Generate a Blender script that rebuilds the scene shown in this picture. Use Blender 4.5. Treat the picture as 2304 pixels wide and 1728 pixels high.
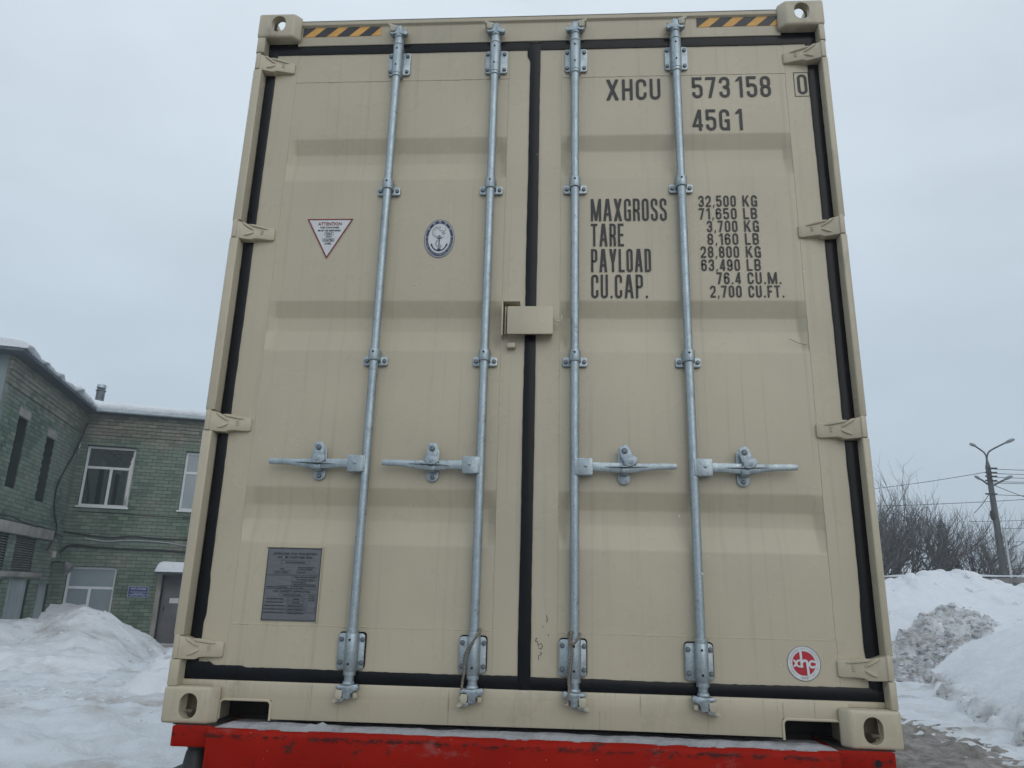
import bpy, bmesh, math, random
import numpy as np
from mathutils import Vector, Matrix, Euler
R = math.radians
random.seed(7)
scene = bpy.context.scene
for o in list(bpy.data.objects):
    bpy.data.objects.remove(o)

# ------------------------------------------------------------------ camera
ZB = 1.25                                     # container floor height above the ground
CAM_F, CAM_W, CAM_H = 1658.388, 2304.0, 1728.0
CAM_E = (R(105.75538422), R(-1.40026911), R(3.50061816))
CAM_L = Vector((1.34216587, -2.62505538, 0.45436829 + ZB))
cd = bpy.data.cameras.new('camera')
cam = bpy.data.objects.new('camera', cd)
scene.collection.objects.link(cam)
cam.location = CAM_L
cam.rotation_euler = CAM_E
cd.sensor_fit = 'HORIZONTAL'; cd.sensor_width = 36.0
cd.lens = 36.0 * CAM_F / CAM_W
cd.clip_start = 0.05; cd.clip_end = 3000
scene.camera = cam
CAM_R = Euler(CAM_E, 'XYZ').to_matrix()

# ------------------------------------------------------------------ sky, sun, exposure
SUN_EL, SUN_AZ = R(26), R(155)                # azimuth the light comes from, measured from +Y clockwise
world = bpy.data.worlds.new('World'); scene.world = world
world.use_nodes = True
wn, wl = world.node_tree.nodes, world.node_tree.links
wn.clear()
wo = wn.new('ShaderNodeOutputWorld'); bg = wn.new('ShaderNodeBackground')
sky = wn.new('ShaderNodeTexSky'); sky.sky_type = 'NISHITA'; sky.sun_disc = False
sky.sun_elevation = SUN_EL; sky.sun_rotation = SUN_AZ
sky.air_density = 1.2; sky.dust_density = 4.0
tc = wn.new('ShaderNodeTexCoord'); sx = wn.new('ShaderNodeSeparateXYZ')
wl.new(tc.outputs['Generated'], sx.inputs[0])
ramp = wn.new('ShaderNodeValToRGB')
ramp.color_ramp.elements[0].position = 0.0; ramp.color_ramp.elements[0].color = (0.40, 0.475, 0.55, 1)
ramp.color_ramp.elements[1].position = 1.0; ramp.color_ramp.elements[1].color = (0.60, 0.66, 0.71, 1)
e = ramp.color_ramp.elements.new(0.22); e.color = (0.435, 0.515, 0.59, 1)
e = ramp.color_ramp.elements.new(0.62); e.color = (0.555, 0.63, 0.69, 1)
wl.new(sx.outputs['Z'], ramp.inputs[0])
mp = wn.new('ShaderNodeMapping'); mp.inputs['Scale'].default_value = (1.1, 1.1, 2.6)
wl.new(tc.outputs['Generated'], mp.inputs[0])
cn = wn.new('ShaderNodeTexNoise'); cn.inputs['Scale'].default_value = 1.9
cn.inputs['Detail'].default_value = 5; cn.inputs['Roughness'].default_value = 0.5
wl.new(mp.outputs[0], cn.inputs['Vector'])
mr = wn.new('ShaderNodeMapRange'); mr.inputs['From Min'].default_value = 0.3; mr.inputs['From Max'].default_value = 0.7
mr.inputs['To Min'].default_value = 0.9; mr.inputs['To Max'].default_value = 1.09
wl.new(cn.outputs['Fac'], mr.inputs['Value'])
vm = wn.new('ShaderNodeVectorMath'); vm.operation = 'SCALE'
wl.new(ramp.outputs[0], vm.inputs[0]); wl.new(mr.outputs[0], vm.inputs['Scale'])
v10 = wn.new('ShaderNodeVectorMath'); v10.operation = 'SCALE'; v10.inputs['Scale'].default_value = 10.0
wl.new(vm.outputs[0], v10.inputs[0])
mx = wn.new('ShaderNodeMix'); mx.data_type = 'RGBA'; mx.inputs['Factor'].default_value = 0.93
wl.new(sky.outputs[0], mx.inputs[6]); wl.new(v10.outputs[0], mx.inputs[7])
wl.new(mx.outputs[2], bg.inputs[0]); bg.inputs[1].default_value = 0.1
wl.new(bg.outputs[0], wo.inputs[0])
sd = bpy.data.lights.new('sun', 'SUN'); sd.energy = 0.5; sd.angle = R(55); sd.color = (1.0, 0.97, 0.93)
sun = bpy.data.objects.new('sun', sd); scene.collection.objects.link(sun)
sdir = Vector((math.sin(SUN_AZ) * math.cos(SUN_EL), math.cos(SUN_AZ) * math.cos(SUN_EL), math.sin(SUN_EL)))
sun.rotation_euler = sdir.to_track_quat('Z', 'Y').to_euler()
sun.location = (0, -20, 30)
scene.view_settings.view_transform = 'Standard'; scene.view_settings.look = 'None'
scene.view_settings.exposure = 0.4; scene.view_settings.gamma = 1.0
scene.view_settings.use_curve_mapping = False
scene.render.engine = 'CYCLES'

# ------------------------------------------------------------------ helpers
COL = scene.collection
def ray(u, v):
    return CAM_R @ Vector(((u - CAM_W / 2) / CAM_F, -(v - CAM_H / 2) / CAM_F, -1.0))
def at(u, v, t):
    return CAM_L + ray(u, v) * t
def on_z(u, v, z=0.0):
    d = ray(u, v); return CAM_L + d * ((z - CAM_L.z) / d.z)
def on_plane(u, v, pt, n):
    d = ray(u, v); return CAM_L + d * ((pt - CAM_L).dot(n) / d.dot(n))
def to_px(p):
    q = CAM_R.transposed() @ (Vector(p) - CAM_L)
    return CAM_W / 2 + CAM_F * q.x / -q.z, CAM_H / 2 - CAM_F * q.y / -q.z

def hash2(ix, iy, seed):
    n = (ix.astype(np.int64) * 374761393 + iy.astype(np.int64) * 668265263 + seed * 1442695041) & 0xffffffff
    n = ((n ^ (n >> 13)) * 1274126177) & 0xffffffff
    n = n ^ (n >> 16)
    return (n & 0xffff) / 65535.0
def vnoise(x, y, seed=0):
    x0, y0 = np.floor(x), np.floor(y); fx, fy = x - x0, y - y0
    fx = fx * fx * (3 - 2 * fx); fy = fy * fy * (3 - 2 * fy)
    a, b = hash2(x0, y0, seed), hash2(x0 + 1, y0, seed)
    c, d = hash2(x0, y0 + 1, seed), hash2(x0 + 1, y0 + 1, seed)
    return (a * (1 - fx) + b * fx) * (1 - fy) + (c * (1 - fx) + d * fx) * fy
def fbm(x, y, seed=0, oct=4, rough=0.5):
    s, a, t = 0.0, 1.0, 0.0
    for i in range(oct):
        s = s + a * (vnoise(x * 2 ** i + i * 17.3, y * 2 ** i - i * 9.1, seed + i) - 0.5); t += a; a *= rough
    return s / t * 2
def cells(x, y, seed=0):
    """distance to the nearest jittered cell point, for clods of snow"""
    x0, y0 = np.floor(x), np.floor(y); best = np.full(np.shape(x), 9.0); hv = np.zeros(np.shape(x))
    for i in (-1, 0, 1):
        for j in (-1, 0, 1):
            cx, cy = x0 + i, y0 + j
            px, py = cx + hash2(cx, cy, seed), cy + hash2(cx, cy, seed + 5)
            d = np.hypot(px - x, py - y); m = d < best
            best = np.where(m, d, best); hv = np.where(m, hash2(cx, cy, seed + 9), hv)
    return best, hv

class MB:
    def __init__(s): s.v = []; s.f = []; s.m = []; s.cur = 0
    def add(s, vs, fs):
        n = len(s.v); s.v += [tuple(v) for v in vs]; s.f += [tuple(i + n for i in f) for f in fs]; s.m += [s.cur] * len(fs)
        return s
    def box(s, x0, x1, y0, y1, z0, z1):
        return s.add([(x0, y0, z0), (x1, y0, z0), (x1, y1, z0), (x0, y1, z0), (x0, y0, z1), (x1, y0, z1), (x1, y1, z1), (x0, y1, z1)],
                     [(0, 3, 2, 1), (4, 5, 6, 7), (0, 1, 5, 4), (1, 2, 6, 5), (2, 3, 7, 6), (3, 0, 4, 7)])
    def prism(s, pts, a0, a1, axis='y'):
        """polygon pts extruded from a0 to a1; axis y: pts=(x,z); axis x: pts=(y,z); axis z: pts=(x,y)"""
        n = len(pts)
        def mk(p, a): return {'y': (p[0], a, p[1]), 'x': (a, p[0], p[1]), 'z': (p[0], p[1], a)}[axis]
        vs = [mk(p, a0) for p in pts] + [mk(p, a1) for p in pts]
        fs = [tuple(range(n)), tuple(range(2 * n - 1, n - 1, -1))] + [(i, i + n, (i + 1) % n + n, (i + 1) % n) for i in range(n)]
        return s.add(vs, fs)
    def tube(s, path, r, n=8, cap=True, start=None):
        path = [Vector(p) for p in path]; rr = r if isinstance(r, (list, tuple)) else [r] * len(path)
        ref = None; vs = []; k = len(path)
        for i, p in enumerate(path):
            d = (path[min(i + 1, k - 1)] - path[max(i - 1, 0)]).normalized()
            if ref is None:
                ref = Vector((0, 0, 1)) if abs(d.z) < 0.9 else Vector((1, 0, 0))
            a = d.cross(ref).normalized(); b = a.cross(d).normalized(); ref = b
            for j in range(n):
                t = 2 * math.pi * (j + 0.5) / n
                vs.append(p + (a * math.cos(t) + b * math.sin(t)) * rr[i])
        fs = []
        for i in range(k - 1):
            for j in range(n):
                fs.append((i * n + j, i * n + (j + 1) % n, (i + 1) * n + (j + 1) % n, (i + 1) * n + j))
        if cap:
            fs.append(tuple(range(n - 1, -1, -1))); fs.append(tuple(range((k - 1) * n, k * n)))
        return s.add(vs, fs)
    def lathe(s, prof, cx, cy, n=20, a0=0.0, a1=None, axis='z', cz=0.0):
        """prof: (radius, height) pairs turned about z (cx, cy) or about y (cx, cz)"""
        full = a1 is None; a1 = a0 + 2 * math.pi if full else a1
        m = n if full else n + 1; vs = []
        for r, h in prof:
            for j in range(m):
                t = a0 + (a1 - a0) * j / n
                if axis == 'z': vs.append((cx + r * math.cos(t), cy + r * math.sin(t), h))
                else: vs.append((cx + r * math.cos(t), h, cz + r * math.sin(t)))
        fs = []
        for i in range(len(prof) - 1):
            for j in range(m if full else n):
                fs.append((i * m + j, i * m + (j + 1) % m, (i + 1) * m + (j + 1) % m, (i + 1) * m + j))
        if full:
            fs.append(tuple(range(m - 1, -1, -1))); fs.append(tuple(range((len(prof) - 1) * m, len(prof) * m)))
        return s.add(vs, fs)
    def loft(s, secs, cap=True, closed=True):
        n = len(secs[0]); vs = [p for q in secs for p in q]; fs = []
        for i in range(len(secs) - 1):
            for j in range(n if closed else n - 1):
                fs.append((i * n + j, i * n + (j + 1) % n, (i + 1) * n + (j + 1) % n, (i + 1) * n + j))
        if cap: fs.append(tuple(range(n - 1, -1, -1))); fs.append(tuple(range((len(secs) - 1) * n, len(secs) * n)))
        return s.add(vs, fs)
    def mesh(s, name, mats, bevel=0.0, seg=2, smooth=True, angle=35, fix=True):
        me = bpy.data.meshes.new(name); me.from_pydata(s.v, [], s.f)
        for m in (mats if isinstance(mats, (list, tuple)) else [mats]): me.materials.append(m)
        if any(s.m): me.polygons.foreach_set('material_index', s.m)
        if bevel or fix:
            bm = bmesh.new(); bm.from_mesh(me)
            if fix: bmesh.ops.recalc_face_normals(bm, faces=bm.faces)
            if bevel:
                ed = [e for e in bm.edges if len(e.link_faces) == 2 and e.calc_face_angle(0) > R(30)]
                bmesh.ops.bevel(bm, geom=ed, offset=bevel, segments=seg, profile=0.5, affect='EDGES', clamp_overlap=True)
            bm.to_mesh(me); bm.free()
        if smooth:
            me.polygons.foreach_set('use_smooth', [True] * len(me.polygons))
            me.set_sharp_from_angle(angle=R(angle))
        me.update()
        return me
    def build(s, name, mats, parent=None, loc=None, **k):
        return put(name, s.mesh(name, mats, **k), parent, loc)

def put(name, me, parent=None, loc=None, rot=None):
    o = bpy.data.objects.new(name, me); COL.objects.link(o)
    if parent: o.parent = parent
    if loc is not None: o.location = loc
    if rot is not None: o.rotation_euler = rot
    return o
def tag(o, label, cat, group=None, kind=None):
    o['label'] = label; o['category'] = cat
    if group: o['group'] = group
    if kind: o['kind'] = kind
    return o
def struct(o, label=None):
    o['kind'] = 'structure'
    if label: o['label'] = label
    return o
def empty(name, loc, rz=0.0):
    o = bpy.data.objects.new(name, None); COL.objects.link(o); o.location = loc; o.rotation_euler = (0, 0, rz)
    o.empty_display_size = 0.2
    return o
def boolean(me, cutters):
    """subtract cutter meshes from a mesh and hand back the finished mesh"""
    o = put('cut_work', me); cs = []
    for c in cutters:
        co = put('cut_tool', c); cs.append(co)
        m = o.modifiers.new('b', 'BOOLEAN'); m.operation = 'DIFFERENCE'; m.object = co; m.solver = 'EXACT'
    dg = bpy.context.evaluated_depsgraph_get(); dg.update()
    out = bpy.data.meshes.new_from_object(o.evaluated_get(dg))
    for x in [o] + cs:
        d = x.data; bpy.data.objects.remove(x)
    out.polygons.foreach_set('use_smooth', [True] * len(out.polygons)); out.set_sharp_from_angle(angle=R(35))
    return out

# ------------------------------------------------------------------ materials
def nodes(name):
    m = bpy.data.materials.new(name); m.use_nodes = True
    n, l = m.node_tree.nodes, m.node_tree.links
    return m, n, l, n['Principled BSDF']
def setp(b, **k):
    for a, v in k.items():
        nm = {'rough': 'Roughness', 'metal': 'Metallic', 'spec': 'Specular IOR Level', 'coat': 'Coat Weight', 'coatr': 'Coat Roughness', 'ior': 'IOR', 'trans': 'Transmission Weight'}[a]
        b.inputs[nm].default_value = v
def c4(c): return (c[0], c[1], c[2], 1.0)
def tex(n, l, kind='noise', scale=5.0, detail=3.0, rough=0.5, vec=None, stretch=None, coord='Object'):
    if vec is None:
        t = n.new('ShaderNodeTexCoord'); vec = t.outputs[coord]
    if stretch:
        mpp = n.new('ShaderNodeMapping'); mpp.inputs['Scale'].default_value = stretch; l.new(vec, mpp.inputs[0]); vec = mpp.outputs[0]
    if kind == 'noise':
        x = n.new('ShaderNodeTexNoise'); x.inputs['Detail'].default_value = detail; x.inputs['Roughness'].default_value = rough
        out = x.outputs['Fac']
    else:
        x = n.new('ShaderNodeTexVoronoi'); out = x.outputs['Distance']
    x.inputs['Scale'].default_value = scale
    l.new(vec, x.inputs['Vector'])
    return out
def rng(n, l, val, a, b, c=0.0, d=1.0):
    x = n.new('ShaderNodeMapRange'); x.inputs['From Min'].default_value = a; x.inputs['From Max'].default_value = b
    x.inputs['To Min'].default_value = c; x.inputs['To Max'].default_value = d
    l.new(val, x.inputs['Value']); return x.outputs[0]
def mixc(n, l, fac, a, b):
    x = n.new('ShaderNodeMix'); x.data_type = 'RGBA'
    if isinstance(fac, float): x.inputs['Factor'].default_value = fac
    else: l.new(fac, x.inputs['Factor'])
    for i, c in ((6, a), (7, b)):
        if isinstance(c, tuple): x.inputs[i].default_value = c4(c)
        else: l.new(c, x.inputs[i])
    return x.outputs[2]
def mul(n, l, a, b):
    x = n.new('ShaderNodeMath'); x.operation = 'MULTIPLY'
    for i, c in enumerate((a, b)):
        if isinstance(c, float): x.inputs[i].default_value = c
        else: l.new(c, x.inputs[i])
    return x.outputs[0]
def bump(n, l, b, h, strength=0.2, dist=0.01):
    x = n.new('ShaderNodeBump'); x.inputs['Strength'].default_value = strength; x.inputs['Distance'].default_value = dist
    l.new(h, x.inputs['Height']); l.new(x.outputs[0], b.inputs['Normal'])
def simple(name, col, rough=0.5, metal=0.0, var=0.12, scale=8.0, bmp=0.0, bscale=80.0, stretch=None, **k):
    m, n, l, b = nodes(name); setp(b, rough=rough, metal=metal, **k)
    f = rng(n, l, tex(n, l, 'noise', scale, 4, stretch=stretch), 0.3, 0.7)
    lo = tuple(c * (1 - var) for c in col); hi = tuple(min(1, c * (1 + var)) for c in col)
    l.new(mixc(n, l, f, lo, hi), b.inputs['Base Color'])
    if bmp: bump(n, l, b, tex(n, l, 'noise', bscale, 3), bmp, 0.004)
    return m

PAINT = (0.492, 0.438, 0.330)
def paint_mat(name, streak=False, grime=0.0):
    m, n, l, b = nodes(name); setp(b, rough=0.4, spec=0.4)
    f = rng(n, l, tex(n, l, 'noise', 2.2, 4), 0.3, 0.7)
    col = mixc(n, l, f, tuple(c * 0.95 for c in PAINT), tuple(c * 1.04 for c in PAINT))
    # chips and dirt specks, thicker in patches
    sp = tex(n, l, 'voronoi', 55.0)
    patch = rng(n, l, tex(n, l, 'noise', 5.0, 3), 0.42, 0.72)
    dot = mul(n, l, rng(n, l, sp, 0.10, 0.05), patch)
    col = mixc(n, l, mul(n, l, dot, 0.6), col, (0.09, 0.075, 0.055))
    sp2 = tex(n, l, 'voronoi', 150.0)
    p2 = rng(n, l, tex(n, l, 'noise', 11.0, 3), 0.5, 0.75)
    col = mixc(n, l, mul(n, l, mul(n, l, rng(n, l, sp2, 0.14, 0.08), p2), 0.45), col, (0.12, 0.10, 0.075))
    # faint run-off marks down the face
    run = rng(n, l, tex(n, l, 'noise', 1.0, 5, 0.6, stretch=(38, 2, 0.9)), 0.56, 0.74)
    col = mixc(n, l, mul(n, l, run, 0.26), col, (0.22, 0.195, 0.15))
    film = rng(n, l, tex(n, l, 'noise', 1.6, 6, 0.6, stretch=(1, 1, 0.6)), 0.45, 0.75)
    col = mixc(n, l, mul(n, l, film, 0.16), col, (0.30, 0.285, 0.25))
    if streak:
        st = rng(n, l, tex(n, l, 'noise', 1.0, 6, 0.62, stretch=(95, 2, 1.6)), 0.60, 0.66)
        w = tex(n, l, 'noise', 3.0, 2, stretch=(3, 1, 6))
        col = mixc(n, l, mul(n, l, mul(n, l, st, rng(n, l, w, 0.4, 0.65)), 0.55), col, (0.13, 0.11, 0.08))
    if grime:
        gr = rng(n, l, tex(n, l, 'noise', 7.0, 6, 0.65, stretch=(1, 1, 0.45)), 0.55, 0.72)
        col = mixc(n, l, mul(n, l, gr, grime), col, (0.15, 0.13, 0.10))
    l.new(col, b.inputs['Base Color'])
    rr = rng(n, l, tex(n, l, 'noise', 6.0, 4), 0.3, 0.7, 0.24, 0.36); l.new(rr, b.inputs['Roughness'])
    b1 = n.new('ShaderNodeBump'); b1.inputs['Strength'].default_value = 0.35; b1.inputs['Distance'].default_value = 0.02; l.new(tex(n, l, 'noise', 2.4, 2), b1.inputs['Height'])
    b2 = n.new('ShaderNodeBump'); b2.inputs['Strength'].default_value = 0.10; b2.inputs['Distance'].default_value = 0.002; l.new(tex(n, l, 'noise', 120.0, 2), b2.inputs['Height'])
    l.new(b1.outputs[0], b2.inputs['Normal']); l.new(b2.outputs[0], b.inputs['Normal'])
    return m
M_PAINT = paint_mat('container_paint')
M_SILL = paint_mat('sill_paint', streak=True, grime=0.25)
M_POST = paint_mat('post_paint', grime=0.5)
M_RUBBER = simple('gasket_rubber', (0.003, 0.004, 0.006), 0.3, var=0.3, scale=12, bmp=0.08, bscale=18, spec=0.24)
M_DARK = simple('dark_steel', (0.03, 0.028, 0.025), 0.8)  # dark base colour; behind the sill pockets it doubles as shade
def galv_mat():
    m, n, l, b = nodes('galvanised_steel'); setp(b, rough=0.42, metal=0.75)
    sp = tex(n, l, 'voronoi', 130.0); f = rng(n, l, sp, 0.0, 0.9)
    col = mixc(n, l, f, (0.30, 0.36, 0.395), (0.42, 0.48, 0.51))
    st = rng(n, l, tex(n, l, 'noise', 9.0, 5, 0.6, stretch=(3, 3, 0.5)), 0.5, 0.75)
    col = mixc(n, l, mul(n, l, st, 0.6), col, (0.20, 0.235, 0.26))
    gr = rng(n, l, tex(n, l, 'noise', 22.0, 6, 0.7), 0.58, 0.68)
    col = mixc(n, l, mul(n, l, gr, 0.5), col, (0.12, 0.12, 0.115))
    l.new(col, b.inputs['Base Color'])
    l.new(rng(n, l, tex(n, l, 'noise', 30.0, 4), 0.3, 0.7, 0.34, 0.55), b.inputs['Roughness'])
    bump(n, l, b, tex(n, l, 'noise', 160.0, 2), 0.12, 0.002)
    return m
M_GALV = galv_mat()
M_FORGE = simple('forged_zinc', (0.34, 0.40, 0.44), 0.5, metal=0.6, var=0.3, scale=60, bmp=0.35, bscale=90)
M_BOLT = simple('bolt_steel', (0.15, 0.17, 0.19), 0.5, metal=0.7, var=0.35, scale=90, bmp=0.2)
M_HOLE = simple('hole_black', (0.006, 0.006, 0.007), 0.9)
M_KEEP = simple('keeper_paint', (0.43, 0.40, 0.315), 0.5, var=0.1, scale=30, bmp=0.2)
M_INK = simple('marking_black', (0.018, 0.019, 0.02), 0.5, var=0.2, scale=40)
M_YEL = simple('hazard_yellow', (0.62, 0.33, 0.07), 0.45, var=0.12, scale=25)
M_HBLK = simple('hazard_black', (0.018, 0.02, 0.028), 0.42, var=0.2, scale=25)
M_WHITE = simple('sticker_white', (0.60, 0.62, 0.63), 0.4, var=0.05, scale=30)
M_NAVY = simple('sticker_navy', (0.012, 0.024, 0.075), 0.4, var=0.1)
M_RED = simple('sticker_red', (0.42, 0.012, 0.03), 0.4, var=0.1)
M_DRED = simple('sticker_dark_red', (0.19, 0.012, 0.022), 0.4, var=0.1)
M_GREYP = simple('sticker_grey', (0.25, 0.28, 0.30), 0.4, var=0.1)
M_PLATE = simple('plate_aluminium', (0.15, 0.16, 0.172), 0.42, metal=0.35, var=0.12, scale=20, stretch=(1, 1, 6))
M_PLATEINK = simple('plate_ink', (0.035, 0.038, 0.045), 0.5)
def red_mat():
    m, n, l, b = nodes('trailer_red'); setp(b, rough=0.5, spec=0.08)
    f = rng(n, l, tex(n, l, 'noise', 4.0, 4), 0.3, 0.7)
    col = mixc(n, l, f, (0.25, 0.007, 0.003), (0.33, 0.012, 0.005))
    rust = rng(n, l, tex(n, l, 'noise', 14.0, 6, 0.7), 0.62, 0.67)
    col = mixc(n, l, mul(n, l, rust, 0.8), col, (0.045, 0.022, 0.018))
    run = rng(n, l, tex(n, l, 'noise', 1.0, 6, 0.65, stretch=(28, 2, 2.2)), 0.63, 0.70)
    col = mixc(n, l, mul(n, l, run, 0.55), col, (0.07, 0.015, 0.012))
    sp = rng(n, l, tex(n, l, 'voronoi', 26.0), 0.045, 0.02)
    col = mixc(n, l, mul(n, l, sp, 0.7), col, (0.6, 0.5, 0.42))
    tcx = n.new('ShaderNodeTexCoord'); sz_ = n.new('ShaderNodeSeparateXYZ'); l.new(tcx.outputs['Object'], sz_.inputs[0])
    band = mul(n, l, rng(n, l, sz_.outputs['Z'], -0.040, -0.026), rng(n, l, sz_.outputs['Z'], -0.012, -0.022))
    ch = rng(n, l, tex(n, l, 'noise', 38.0, 6, 0.7, stretch=(0.6, 1, 1.6)), 0.50, 0.56)
    col = mixc(n, l, mul(n, l, mul(n, l, band, ch), 0.9), col, (0.03, 0.014, 0.012))
    sl_ = rng(n, l, tex(n, l, 'noise', 6.0, 8, 0.7, stretch=(1, 1, 2.0)), 0.60, 0.70)
    col = mixc(n, l, mul(n, l, sl_, 0.35), col, (0.20, 0.15, 0.14))
    l.new(col, b.inputs['Base Color'])
    bump(n, l, b, tex(n, l, 'noise', 25.0, 4), 0.15, 0.006)
    return m
M_TRED = red_mat()
M_TYRE = simple('tyre_rubber', (0.02, 0.02, 0.021), 0.8, var=0.3, bmp=0.3)
M_BLACKP = simple('black_plastic', (0.02, 0.022, 0.024), 0.55, var=0.3, scale=15)
def snow_mat(name, base=(0.72, 0.75, 0.79), dirt=(0.30, 0.28, 0.26), lo=0.6, hi=0.78, amt=0.45, attr=False, sc=1.4, grain=1.0):
    m, n, l, b = nodes(name); setp(b, rough=0.75, spec=0.3)
    f = rng(n, l, tex(n, l, 'noise', 3.0, 5), 0.3, 0.7)
    col = mixc(n, l, f, tuple(c * 0.95 for c in base), base)
    d = mul(n, l, rng(n, l, tex(n, l, 'noise', sc, 7, 0.62), lo, hi), amt)
    col = mixc(n, l, d, col, dirt)
    if attr:
        a = n.new('ShaderNodeAttribute'); a.attribute_name = 'dirt'
        fine = rng(n, l, tex(n, l, 'noise', 9.0, 6, 0.65), 0.3, 0.65, 0.35, 1.0)
        col = mixc(n, l, mul(n, l, a.outputs['Fac'], fine), col, dirt)
    l.new(col, b.inputs['Base Color'])
    bump(n, l, b, tex(n, l, 'noise', 9.0, 8, 0.62), 0.55 * grain, 0.09)
    return m
M_SNOW = snow_mat('fresh_snow', amt=0.15)
M_BANK = snow_mat('bank_snow', dirt=(0.27, 0.25, 0.235), attr=True, amt=0.25)
M_GROUND = snow_mat('trodden_snow', base=(0.66, 0.70, 0.745), dirt=(0.36, 0.33, 0.31), attr=True, lo=0.5, hi=0.78, amt=0.5, sc=0.9)
M_ROAD = snow_mat('road_slush', base=(0.34, 0.322, 0.305), dirt=(0.13, 0.115, 0.10), lo=0.38, hi=0.62, amt=0.85, sc=5.5, grain=1.6)

# ------------------------------------------------------------------ ground and road
def axis_coords(lo, hi, step, far):
    c = list(np.arange(lo, hi + 1e-6, step)); s = step; a = c[-1]
    while a < far: s *= 1.35; a += s; c.append(a)
    s = step; a = c[0]; pre = []
    while a > -far: s *= 1.35; a -= s; pre.append(a)
    return np.array(pre[::-1] + c)
def ground_h(x, y):
    near = np.exp(-np.maximum(0, np.hypot(x, y - 10) - 26) / 8.0)
    h = 0.05 * fbm(x * 0.35, y * 0.35, 3, 3)
    c, hv = cells(x * 2.2, y * 3.4, 25); tr = np.clip(fbm(x * 0.5, y * 0.9, 27, 3) * 2.2, 0, 1)
    h = h + near * (0.10 * fbm(x * 1.2 + y * 0.5, y * 2.8, 11, 4, 0.58) + 0.075 * fbm(x * 3.0 + y, y * 5.0, 21, 4, 0.62) + 0.12 * tr * np.sqrt(np.clip(0.26 - c * c, 0, 1)) * hv + 0.05 * np.abs(fbm(x * 2.2 - y * 1.2, y * 4.2 + x, 31, 4, 0.6)))
    return h
def grid_mesh(name, xs, ys, hfun, mat, dirt=None, keep=None):
    X, Y = np.meshgrid(xs, ys); H = hfun(X, Y); nx, ny = len(xs), len(ys)
    me = bpy.data.meshes.new(name)
    V = np.stack([X.ravel(), Y.ravel(), H.ravel()], 1)
    idx = np.arange(nx * ny).reshape(ny, nx)
    F = np.stack([idx[:-1, :-1], idx[:-1, 1:], idx[1:, 1:], idx[1:, :-1]], -1).reshape(-1, 4)
    if keep is not None:
        K = keep(X, Y, H).ravel(); F = F[K[F].any(1)]
        used = np.unique(F); rem = np.full(nx * ny, -1); rem[used] = np.arange(len(used)); V = V[used]; F = rem[F]
    me.from_pydata(V.tolist(), [], F.tolist())
    me.materials.append(mat)
    if dirt is not None:
        a = me.attributes.new('dirt', 'FLOAT', 'POINT')
        a.data.foreach_set('value', np.clip(dirt(V[:, 0], V[:, 1], V[:, 2]), 0, 1).astype(np.float32))
    me.polygons.foreach_set('use_smooth', [True] * len(me.polygons)); me.update()
    return me
# the strip of brown slush the lorry stands on, its right edge as in the photograph
e1, e2, e3 = on_z(2035, 1621), on_z(2111, 1648), on_z(2304, 1737)
def road_edge(y):            # x of the road's right edge at depth y
    xs = np.array([20.0, e3.x + 2.4, e3.x, e2.x, e1.x, e1.x + (e1.x - e2.x) * 0.5, 3.2, 3.0])
    ys = np.array([-4.0, e3.y - 1.5, e3.y, e2.y, e1.y, e1.y + 1.5, 14.0, 40.0])
    return np.interp(y, ys, xs)
def ground_dirt_shade(x, y, z):
    d = np.clip((fbm(x * 0.8 + y * 0.3, y * 2.2, 51, 5, 0.65) - 0.05) * 2.2, 0, 0.75)
    d = d + np.clip(-z * 9.0 - 0.1, 0, 0.35); cl = np.hypot((x + 6.0) / 3.0, (y - 9.0) / 3.0)  # dirt in the hollows also stands in for their shading
    return d + 0.25 * np.clip(1 - cl, 0, 1) * (fbm(x * 2, y * 4, 61, 4) > 0.1)
gx = axis_coords(-15, 11, 0.07, 700); gy = axis_coords(3.5, 20, 0.07, 900)
struct(put('ground', grid_mesh('ground', gx, gy, ground_h, M_GROUND, ground_dirt_shade)))
def road_dist(X, Y):          # metres inside the road's ragged edge
    w = 0.30 * fbm(X * 1.1, Y * 1.1, 71, 5, 0.6)
    return np.minimum(road_edge(Y) - X - w - 0.12, X + w + 1.2 + 6.0 * np.clip((3.5 - Y) / 3, 0, 4))  # widened out of view behind the camera, to cut light bounced at the doors
def road_h(x, y):
    k = np.clip(road_dist(x, y) / 0.9, -1, 1)
    return ground_h(x, y) + 0.004 + 0.040 * k + 0.022 * fbm(x * 4, y * 4, 81, 5, 0.62)
struct(put('road', grid_mesh('road', np.concatenate([np.arange(-22, 2, 0.25), np.arange(2, 9, 0.07), np.arange(9, 22, 0.25)]), np.concatenate([np.arange(-20, 5, 0.25), np.arange(5, 13, 0.07), np.arange(13, 34, 0.25)]), road_h, M_ROAD, None, lambda X, Y, H: road_dist(X, Y) > -0.45)))

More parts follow.
